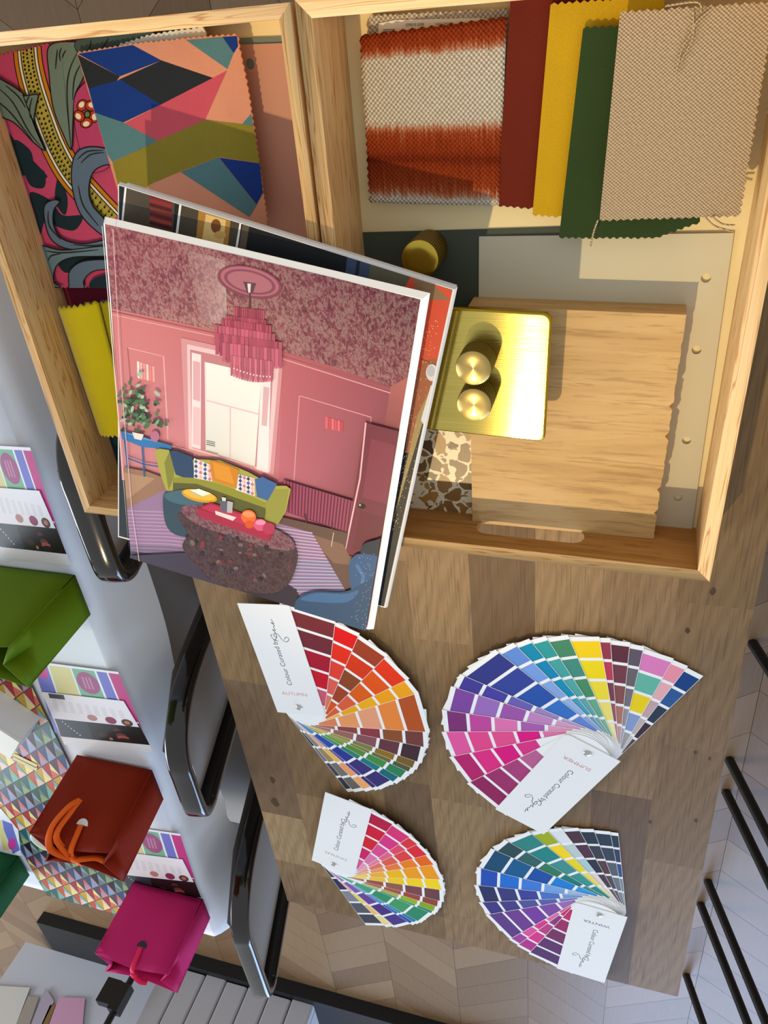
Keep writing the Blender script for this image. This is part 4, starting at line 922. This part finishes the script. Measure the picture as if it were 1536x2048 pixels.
for x in xs:
    row = [Vector((x, y, topz(x, y))) for y in [-1.44 + 0.85 * j / 24 for j in range(25)]]
    h = hem(x)
    for s in range(0, 15):
        t = s / 14; c = min(1, t * 6); fold = 0.006 * math.sin(x * 26 + 2 * math.sin(x * 7)) * t + 0.016 * t * t + 0.01 * max(0, 1 - (XE_ - x) / 0.15) * t
        row.append(Vector((x, -0.590 + 0.012 * math.sin(c * math.pi / 2) + fold, T + 0.0006 - 0.012 * (1 - math.cos(c * math.pi / 2)) - (h - 0.012) * max(0, t - 0.05) / 0.95)))
    rows.append(row)
last = rows[-1]
for s in range(1, 11):          # drop over the far end
    t = s / 10; rows.append([Vector((XE_ + 0.012 * min(1, t * 5) + 0.02 * t * t + 0.005 * t * math.sin(p.y * 30), p.y + 0.01 * t * (1 if k > 24 else 0), p.z - 0.22 * t if k <= 24 else p.z - 0.10 * t * (1 - min(1, (k - 24) / 14)))) for k, p in enumerate(last)])
b.grid([r[::-1] for r in rows], '#ffffff', True)
o = b.build('tablecloth', M_cloth); label(o, 'white tablecloth with fold creases, draped over the far-side table', 'tablecloth')

# wrap-paper runner with a triangle-tile print
def runner():
    x0, x1, y0, y1 = -0.2, 1.236, -0.921, -0.722; z = T + 0.0042; b = B()
    b.slab([(x0, y0, z), (x1, y0, z), (x1, y1, z), (x0, y1, z)], 0.0006, '#3a3436')
    pal = [('#a8282c', '#d8705c'), ('#1f6068', '#7ab0aa'), ('#284a70', '#8c9cb8'), ('#c8a030', '#ece08c'), ('#2c5c38', '#93a870'), ('#5a3a50', '#b094a8'), ('#c85040', '#e8c8b8'), ('#17171a', '#707c74')]
    cl = [(x0 + .001, y0 + .001), (x1 - .001, y0 + .001), (x1 - .001, y1 - .001), (x0 + .001, y1 - .001)]; S = 0.0235
    e1 = Vector((0.92, 0.36)).normalized() * S * 1.15; e2 = Vector((-0.60, 0.80)).normalized() * S
    for i in range(-60, 70):
        for j in range(-60, 60):
            o = Vector((0.5, -0.82)) + e1 * i + e2 * j
            if not (x0 - 0.05 < o.x < x1 + 0.05 and y0 - 0.05 < o.y < y1 + 0.05): continue
            c1, c2 = pal[(i * 3 + j * 5) % 8]; c3 = pal[(i * 3 + j * 5 + 3) % 8][1]
            p = [o, o + e1 * 0.95, o + e1 * 0.95 + e2 * 0.95, o + e2 * 0.95]; m = o + e1 * 0.4 + e2 * 0.55
            for tri, cc in (((p[0], p[1], m), c1), ((p[1], p[2], m), c2), ((p[2], p[3], m), c3), ((p[3], p[0], m), c1)):
                q = clip2([tuple(v) for v in tri], cl)
                if len(q) > 2:
                    w = [Vector((x, y, z + 3e-5)) for x, y in q]
                    if area2(w) < 0: w.reverse()
                    b.face(w, cc)
    return label(b.build('table_runner', M_leaf), 'paper table runner printed with multicoloured triangle tiles', 'table runner')
runner()

# leaflets, three stacks of three
def leafset(px, labs, z=0.0035):
    """px: reference corner quad of the stack TL, TR, BR, BL (photo) of the striped card"""
    TLp, TRp, BRp, BLp = [P(x, y, z) for x, y in px]; TLp, TRp, BRp, BLp = [Vector(p) for p in (TLp, TRp, BRp, BLp)]
    def at(s, t, dz=0): p = TLp.lerp(TRp, s).lerp(BLp.lerp(BRp, s), t); p.z += dz; return p
    def quad(b, s0, t0, s1, t1, c, dz):
        q = [at(s0, t0, dz), at(s1, t0, dz), at(s1, t1, dz), at(s0, t1, dz)]
        if area2(q) < 0: q.reverse()
        b.face(q, c)
    def disc(b, s, t, rs, rt_, c, dz):
        q = [at(s + rs * math.cos(k * math.pi / 10), t + rt_ * math.sin(k * math.pi / 10), dz) for k in range(20)]
        if area2(q) < 0: q.reverse()
        b.face(q, c)
    b = B(); b.slab([at(0, 0), at(1, 0), at(1, 0.98), at(0.02, 0.98)], 0.0005, '#f0eef2'); e = 2e-5
    quad(b, 0.0, 0.03, 0.17, 1, '#7278c4', e); quad(b, 0.19, 0.03, 0.44, 1, '#ddd48e', e); quad(b, 0.46, 0.03, 0.72, 1, '#79b592', e); quad(b, 0.745, 0.03, 0.86, 1, '#7278c4', e); quad(b, 0.88, 0.03, 1, 0.98, '#c43a80', e)
    disc(b, 0.08, 0.12, 0.075, 0.10, '#cf3f96', 2 * e); disc(b, 0.595, 0.21, 0.125, 0.15, '#a3507f', 2 * e)
    for k in range(3): quad(b, 0.54 + 0.04 * k, 0.13, 0.558 + 0.04 * k, 0.29, '#c48aa8', 3 * e)
    label(b.build('leaflet', M_leaf), labs[0], 'leaflet', 'striped leaflets on the cloth')
    b = B(); d1 = 0.0012; b.slab([at(0.0, 0.40, d1), at(0.93, 0.40, d1), at(0.98, 0.77, d1), at(0.045, 0.77, d1)], 0.0004, '#efe9ea')
    for k in range(9): quad(b, 0.10 + 0.09 * k, 0.48 + 0.008 * k, 0.15 + 0.09 * k, 0.66, '#e2dddf', d1 + e)
    quad(b, 0.08, 0.41, 0.26, 0.475, '#4a4a4c', d1 + e); disc(b, 0.5, 0.70, 0.055, 0.045, '#b98078', d1 + 2 * e); disc(b, 0.70, 0.71, 0.06, 0.052, '#8f2f52', d1 + 2 * e); disc(b, 0.87, 0.72, 0.06, 0.052, '#4f3a30', d1 + 2 * e); disc(b, 0.87, 0.72, 0.03, 0.026, '#c07058', d1 + 3 * e)
    label(b.build('text_card', M_leaf), labs[1], 'leaflet', 'white text cards on the cloth')
    b = B(); d2_ = 0.0006; b.slab([at(0.03, 0.70, d2_), at(0.99, 0.70, d2_), at(1.02, 1.16, d2_), at(0.07, 1.16, d2_)], 0.0003, '#e6e0de')
    q = [at(0.05, 0.72, d2_ + e), at(0.99, 0.72, d2_ + e), at(1.01, 1.04, d2_ + e), at(0.07, 1.04, d2_ + e)]; q = q[::-1] if area2(q) < 0 else q
    b.face(q, '#1a1614'); quad(b, 0.06, 0.73, 0.42, 1.035, '#2d3640', d2_ + 2 * e)
    for k in range(5): disc(b, 0.72 + 0.012 * k, 0.86 + 0.035 * k, 0.04 + 0.008 * k, 0.03, ['#5a3434', '#241a1a', '#6a3c3a', '#a8544a', '#2a1e1c'][k], d2_ + 3 * e + k * e)
    for k in range(7): quad(b, 0.13 + 0.025 * k, 0.80 + 0.03 * k, 0.142 + 0.025 * k, 0.82 + 0.03 * k, '#c8ccd0', d2_ + 3 * e)
    disc(b, 0.55, 0.95, 0.05, 0.035, '#3f2a26', d2_ + 3 * e); disc(b, 0.62, 1.0, 0.02, 0.02, '#b07850', d2_ + 4 * e)
    label(b.build('brochure', M_leaf), labs[2], 'brochure', 'dark brochures on the cloth')
leafset([(-72, 888), (60, 895), (130, 1100), (-10, 1085)], ['striped leaflet above the green bag, nearest the top edge of the cloth', 'white text card lying over the leaflet above the green bag', 'dark jewellery-photo brochure touching the green bag'])
leafset([(64, 1322), (236, 1344), (296, 1484), (110, 1466)], ['striped leaflet between the green and orange bags', 'white text card between the green and orange bags', 'dark brochure directly behind the orange-red bag'])
leafset([(205, 1645), (360, 1668), (400, 1790), (245, 1775)], ['striped leaflet between the orange-red and pink bags', 'white text card between the orange-red and pink bags', 'dark brochure directly behind the pink bag'])
b = B(); q = [P(x, y, 0.0052) for x, y in [(-60, 1600), (2, 1618), (36, 1660), (42, 1712), (-40, 1700)]]; b.slab(q, 0.0005, '#eef0f2')
for poly, c in (([(4, 1640), (24, 1648), (40, 1700), (26, 1708), (8, 1660)], '#7278c4'), ([(-6, 1645), (2, 1640), (20, 1700), (6, 1700)], '#ddd48e')):
    w = [P(x, y, 0.0053) for x, y in poly]; w = w[::-1] if area2(w) < 0 else w; b.face(w, c)
w = [P(24 + 8 * math.cos(k * math.pi / 8), 1688 + 12 * math.sin(k * math.pi / 8), 0.00535) for k in range(16)]; w = w[::-1] if area2(w) < 0 else w; b.face(w, '#cf3f96')
label(b.build('leaflet', M_leaf), 'curved white leaflet with purple stripe beside the dark green bag', 'leaflet', 'striped leaflets on the cloth')

# ------------------------------------------------------------------ gift bags
def bag(x0, x1, y0, y1, h, col, inner, lab, tied=None, z=T + 0.0045, lean=(0, 0), pinch=0.55, ribbon=None, flare=0.0):
    t = thing('gift_bag', ((x0 + x1) / 2, (y0 + y1) / 2, z), lab, 'gift bag', 'paper gift bags')
    xm, ym = (x0 + x1) / 2, (y0 + y1) / 2; b = B(); rows = []; n = 10
    for i in range(n + 1):
        s = i / n; k = max(0, (s - 0.35) / 0.65) ** 1.6; pin = pinch * k
        L = Vector((lean[0] * s, lean[1] * s, 0)); fl = 1 + flare * s
        def p(x, y): return Vector((xm + (x - xm) * fl, ym + (y - ym) * fl, z + h * s)) + L
        mx = (x1 - x0) / 2 * pin; gy = (y1 - y0) * 0.16 * k
        ring = [p(x0, y0), p(x0 + mx * 0.55, y0 + (ym - y0) * 0.5), p(x0 + mx, ym), p(x0 + mx * 0.55, ym + (y1 - ym) * 0.5), p(x0, y1), p(xm, y1 - gy), p(x1, y1), p(x1 - mx * 0.55, ym + (y1 - ym) * 0.5), p(x1 - mx, ym), p(x1 - mx * 0.55, y0 + (ym - y0) * 0.5), p(x1, y0), p(xm, y0 + gy)]
        rows.append(ring)
    b.grid(rows, '#ffffff', True, True); b.face(rows[0][::-1])
    o = b.build('paper_body', bagmat(col), t, merge=True); es = o.modifiers.new('crease', 'EDGE_SPLIT'); es.split_angle = math.radians(35); md = o.modifiers.new('thick', 'SOLIDIFY'); md.thickness = 0.0009; md.offset = -1
    if ribbon:
        top = rows[-1]; f = top[2]; bk = top[8]; c = (f + bk) / 2
        hb = B(); q = [f + Vector((-0.0012 - 0.0010 * k2 * 0, 0, -0.026)) for k2 in (0,)]
        ctr = rows[7][2].lerp(rows[8][2], 0.6) + Vector((-0.0014, 0, 0)); nd = (rows[9][2] - rows[7][2]).normalized()
        hb.face([ctr + Vector((0, 0.0085 * math.cos(k * math.pi / 8), 0)) - nd * (0.0085 * math.sin(k * math.pi / 8)) for k in range(9)], '#ffffff'); hb.build('finger_hole_patch', M_black if ribbon[1] else M_white, t)  # flat patch, not cut; black stands for the shade inside the hole
        rb = B(); wv = 0.0035
        def strip(pts, w=0.0038):
            pts = [Vector(q) for q in smooth(pts, 6)]
            rows2 = []
            for i, q in enumerate(pts):
                d = (pts[min(i + 1, len(pts) - 1)] - pts[max(i - 1, 0)]).normalized(); x = d.cross(Vector((1, 0, 0))); x = x.normalized() if x.length > 1e-3 else Vector((0, 1, 0)); rows2.append([q + x * w, q - x * w])
            rb.grid(rows2, '#ffffff', True)
        k0 = ctr + Vector((-0.002, 0, 0.001)); tp = c + Vector((-0.003, 0, 0.004))
        strip([k0, ctr + nd * 0.012 + Vector((-0.003, 0, 0)), f + Vector((-0.004, 0, 0.002)), tp, bk + Vector((0.003, 0, 0))])
        if ribbon[0] == 'loops':
            strip([tp, tp + Vector((-0.016, -0.026, 0.003)), tp + Vector((-0.032, -0.032, -0.014)), tp + Vector((-0.042, -0.022, -0.040)), tp + Vector((-0.044, -0.012, -0.052))], 0.0042)
            strip([tp + Vector((-0.0445, -0.011, -0.053)), tp + Vector((-0.039, -0.016, -0.036)), tp + Vector((-0.026, -0.022, -0.008)), tp], 0.0042)
            strip([tp, tp + Vector((-0.006, 0.012, 0.002)), tp + Vector((-0.004, 0.030, -0.006)), tp + Vector((-0.002, 0.042, -0.006))], 0.004)
        else:
            strip([tp, tp + Vector((0.004, 0.012, 0.004)), tp + Vector((0.006, 0.022, 0.002))], 0.004)
        rb.lathe(tp, [(0.002, -0.004), (0.0055, -0.002), (0.0055, 0.002), (0.002, 0.004)], 12)
        o = rb.build('ribbon', bagmat(inner), t); md = o.modifiers.new('thick', 'SOLIDIFY'); md.thickness = 0.0006
    return t
bag(0.8125, 0.8730, -0.6990, -0.5790, 0.119, '#8a240a', '#f0641a', 'orange-red paper gift bag tied with an orange ribbon', ribbon=('loops', 0), lean=(0.004, 0.012))
bag(1.1120, 1.1640, -0.7035, -0.5790, 0.114, '#c9276a', '#ee2f62', 'hot pink paper gift bag at the end of the cloth-covered table', ribbon=('knot', 1), lean=(0.0, 0.006))
bag(0.4860, 0.5430, -0.7020, -0.5790, 0.116, '#5f7a0a', '#8cc840', 'lime green paper gift bag at the left edge of the frame', lean=(0.0, 0.006), pinch=0.4)
bag(1.1240, 1.1790, -1.0600, -0.9340, 0.116, '#17502c', '#2a7a48', 'dark green paper gift bag left of the pink one', lean=(0.0, 0.004), pinch=0.5)
# white card box
c0 = P(62, 1466, 0.0045); e = (P(0, 1425, 0.0045) - c0); e.z = 0; e.normalize(); f2 = Vector((-e.y, e.x, 0)); f2 = f2 if f2.x < 0 else -f2
b = B(); t = thing('gift_box', Vector((c0.x, c0.y, T + 0.0045)), 'white card box on the triangle-print runner', 'box')
b.box(c0, e * 0.09, f2 * 0.05 * 1.0, (0, 0, 0.0405), '#eeeef0'); b.build('box_base', M_paper, t)
b = B(); b.box(c0 + Vector((0, 0, 0.0405)) - e * 0.0008 - f2 * 0.0008, e * 0.0916, f2 * 0.0516, (0, 0, 0.004), '#f4f2e6'); b.build('lid', M_paper, t)
b = B()
for k in range(2): b.slab([P(x, y + 6 * k, 0.0055) for x, y in [(24, 1512), (28, 1507), (75, 1530), (72, 1536)]], 0.0006, '#e6dba8')
label(b.build('paper_strip', M_paper), 'thin cream paper strips beside the white card box', 'paper strip')
# cup
cc = P(84, 1684, 0.05); b = B(); t = thing('paper_cup', Vector((cc.x, cc.y, T + 0.0045)), 'white tub with an open top behind the orange-red bag', 'cup')
zc = Vector((cc.x, cc.y, T + 0.0045)); R = 0.0185; b.lathe(zc, [(R * 0.8, 0), (R * 0.82, 0.0005), (R * 0.98, 0.044), (R * 1.06, 0.0445), (R * 1.06, 0.0462), (R * 0.95, 0.046), (R * 0.8, 0.004), (0.001, 0.0035)], 40, '#f0efe0'); b.build('tub', M_paper, t)
b = B(); b.lathe(zc + Vector((0.004, 0.003, 0.006)), [(0.008, 0), (0.009, 0.006), (0.006, 0.012), (0.001, 0.014)], 14, '#9ab030'); b.build('filling', M_paper, t)

# ------------------------------------------------------------------ chairs between the tables
YT, ZT = -0.487, 0.05; LEAN = math.radians(13.5)
def chair(pxs, lab, first=True):
    """loop outline (photo) on the leaning back plane"""
    n = Vector((0, math.cos(LEAN), -math.sin(LEAN))); o = Vector((0, YT, T + ZT)); dn = Vector((0, -math.sin(LEAN), -math.cos(LEAN)))
    P3 = [PP(x, y, o, n) for x, y in pxs]; xa, xb = min(p.x for p in P3), max(p.x for p in P3); w = xb - xa; xm = (xa + xb) / 2
    root = thing('dining_chair', (xm, YT - 0.25, 0), lab, 'chair', 'chairs between the tables')
    S = lambda x, s: Vector((x, YT, T + ZT)) + dn * s
    r = 0.038; path = []
    path += [S(xa + 0.010, 0.50), S(xa + 0.006, 0.30), S(xa + 0.002, 0.16)]
    path += [S(xa + 0.001, 0.12), S(xa + 0.004, 0.075), S(xa + 0.014, 0.04), S(xa + 0.032, 0.014), S(xa + 0.058, 0.001), S(xa + 0.085, 0)]
    path += [S(xb - 0.035, 0), S(xb - 0.016, 0.004), S(xb - 0.005, 0.014), S(xb, 0.032), S(xb - 0.001, 0.06), S(xb - 0.004, 0.30), S(xb - 0.008, 0.50)]
    b = B(); b.tube(smooth(path, 6), 0.01, 14, None, flat=(0.0075, 0.0135), up=n); b.build('back_frame', M_blackgloss, root)
    b = B(); rows = []
    for i in range(17):
        s = 0.022 + 0.45 * i / 16; row = []
        for j in range(13):
            t = j / 12; cut = 0.05 * max(0, 1 - i / 3) * (1 - t) ** 2; x = xa + 0.012 + (w - 0.024) * t + cut
            row.append(S(x, s) + n * (-0.006 + 0.01 * math.sin(math.pi * t)))
        rows.append(row)
    b.grid(rows); b.grid([[p - n * 0.022 for p in r2][::-1] for r2 in rows]); o2 = b.build('backrest', M_chfab, root)
    b = B(); ys = S(0, 0.38).y; sz = S(0, 0.32).z
    b.slab([(xa - 0.07, ys - 0.36, sz), (xb + 0.10, ys - 0.36, sz), (xb + 0.10, ys + 0.03, sz), (xa - 0.07, ys + 0.03, sz)], 0.06); o2 = b.build('seat', M_chfab, root)
    md = o2.modifiers.new('round', 'BEVEL'); md.width = 0.015; md.segments = 3
    for sx in (xa + 0.006, xb - 0.006):
        b = B(); b.tube(smooth([(sx, ys - 0.34, sz - 0.06), (sx, ys - 0.36, 0.06), (sx, ys - 0.33, 0.013), (sx, ys - 0.1, 0.012), (sx, ys + 0.10, 0.012)], 6), 0.011, 12); b.build('leg', M_blackgloss, root)
    return root, xm
chair([(100, 850), (235, 1165)], 'grey chair with black frame pushed behind the left pine tray')
chair([(340, 1440), (400, 1640)], 'grey chair with black frame, middle one of the row beside the table')
chair([(486, 1745), (540, 1940)], 'grey chair with black frame at the far end of the row')

# ------------------------------------------------------------------ stools at the right
def stool(xa, xb, lab, fy=0.26):
    t = thing('bar_stool', ((xa + xb) / 2, fy + 0.3, 0), lab, 'stool', 'black stools along the right of the table')
    for x in (xa, xb):
        for s, y0 in ((1, fy), (-1, fy + 0.55)):
            b = B(); top = Vector((x, y0 + s * 0.214, 0.62)); b.tube([(x, y0, 0.0), (x, y0 + s * 0.107, 0.31), top], 0.0105, 12); b.build('leg', M_black, t)
    b = B(); b.slab([(xa - 0.02, fy + 0.13, 0.655), (xb + 0.02, fy + 0.13, 0.655), (xb + 0.02, fy + 0.43, 0.655), (xa - 0.02, fy + 0.43, 0.655)], 0.035); o = b.build('seat', M_black, t)
    md = o.modifiers.new('round', 'BEVEL'); md.width = 0.012; md.segments = 3
    return t
stool(1.124, 1.47, 'black metal stool nearest the photographer, right of the table', 0.252)
stool(1.5795, 1.93, 'black metal stool in the middle of the right-hand row', 0.259)
stool(2.0335, 2.39, 'black metal stool furthest away beyond the table corner', 0.253)

# ------------------------------------------------------------------ white display counter on a black plinth
cn = thing('display_counter', (3.3, -1.7, 0), 'white fluted display counter on a black plinth at the lower left', 'counter')
b = B(); b.box((3.09, -2.27, 0), (0.6, 0, 0), (0, 3.4, 0), (0, 0, 0.05)); b.build('plinth', M_blackboard, cn)
b = B(); b.box((3.31, -2.42, 0.05), (0.29, 0, 0), (0, 0.77, 0), (0, 0, 0.9)); b.build('plain_panel', plain('white_counter_paint', '#c9cdd6', 0.5), cn)
M_slat = plain('white_slats', '#b9b8bd', 0.55)
ws = 0.093; y = -1.648
for k in range(7):
    b = B(); q = rrect(3.125, y + 0.002, 3.165, y + ws - 0.002, 0.008, 3)
    rows = [[Vector((x, yy, z)) for x, yy in q] for z in (0.05 + 0.004 * (k % 2), 0.95)]
    b.grid(rows, None, False, True); b.face(rows[0][::-1]); b.face(rows[1]); b.build('slat', M_slat, cn); y += ws
b = B(); b.box((3.165, -1.648, 0.05), (0.435, 0, 0), (0, ws * 7 - 0.002, 0), (0, 0, 0.9)); b.build('counter_body', M_slat, cn)
# pole with clamp
g = P(278, 1925, -0.69); t = thing('display_pole', (3.10, g.y, 0.05), 'black pole with a clamp standing in front of the white counter', 'pole')
g = PP(270, 1932, (3.08, 0, 0), Vector((1, 0, 0))); b = B(); b.tube([(3.105, g.y, 0.05), (3.105, g.y, 1.0)], 0.013, 14); b.build('pole', M_black, t)
k = PP(232, 1990, (3.08, 0, 0), Vector((1, 0, 0)))
b = B(); b.box((3.08, g.y - 0.022, k.z - 0.05), (0.05, 0, 0), (0, 0.044, 0), (0, 0, 0.10)); b.box((3.085, g.y - 0.085, k.z - 0.055), (0.04, 0, 0), (0, 0.063, 0), (0, 0, 0.09)); b.build('clamp', M_black, t)
# sample sheets hanging against the counter
for px, col, lab, nm in (([(-60, 1968), (60, 1975), (30, 2055), (-80, 2060)], '#d8d6d0', 'off-white sample sheet hung at the far left of the counter', 'sample_sheet'),
                     ([(56, 1992), (78, 1994), (55, 2060), (28, 2060)], '#a39c92', 'grey rolled sample next to the off-white sheet', 'sample_sheet'),
                     ([(91, 1975), (108, 2002), (80, 2060), (58, 2060)], '#b3a8b8', 'pale lilac pointed sample sheet', 'sample_sheet'),
                     ([(100, 2010), (112, 2008), (92, 2060), (78, 2060)], '#8a6a3c', 'narrow ochre brown sample sheet beside the pink one', 'sample_sheet'),
                     ([(118, 1994), (170, 1996), (164, 2060), (94, 2060)], '#d3a0bd', 'pink sample sheet on the white counter front', 'sample_sheet')):
    q = [PP(x, y, (3.30, 0, 0), Vector((1, 0, 0))) for x, y in px]; b = B()
    q2 = [p + Vector((0.004, 0, 0)) for p in q]
    b.face(q); b.face(q2[::-1])
    for i in range(4): b.face([q[i], q2[i], q2[(i + 1) % 4], q[(i + 1) % 4]])
    o = b.build(nm, plain(lab.split()[0] + '_sample', col, 0.6), merge=True); label(o, lab, 'sample', 'samples on the counter front')
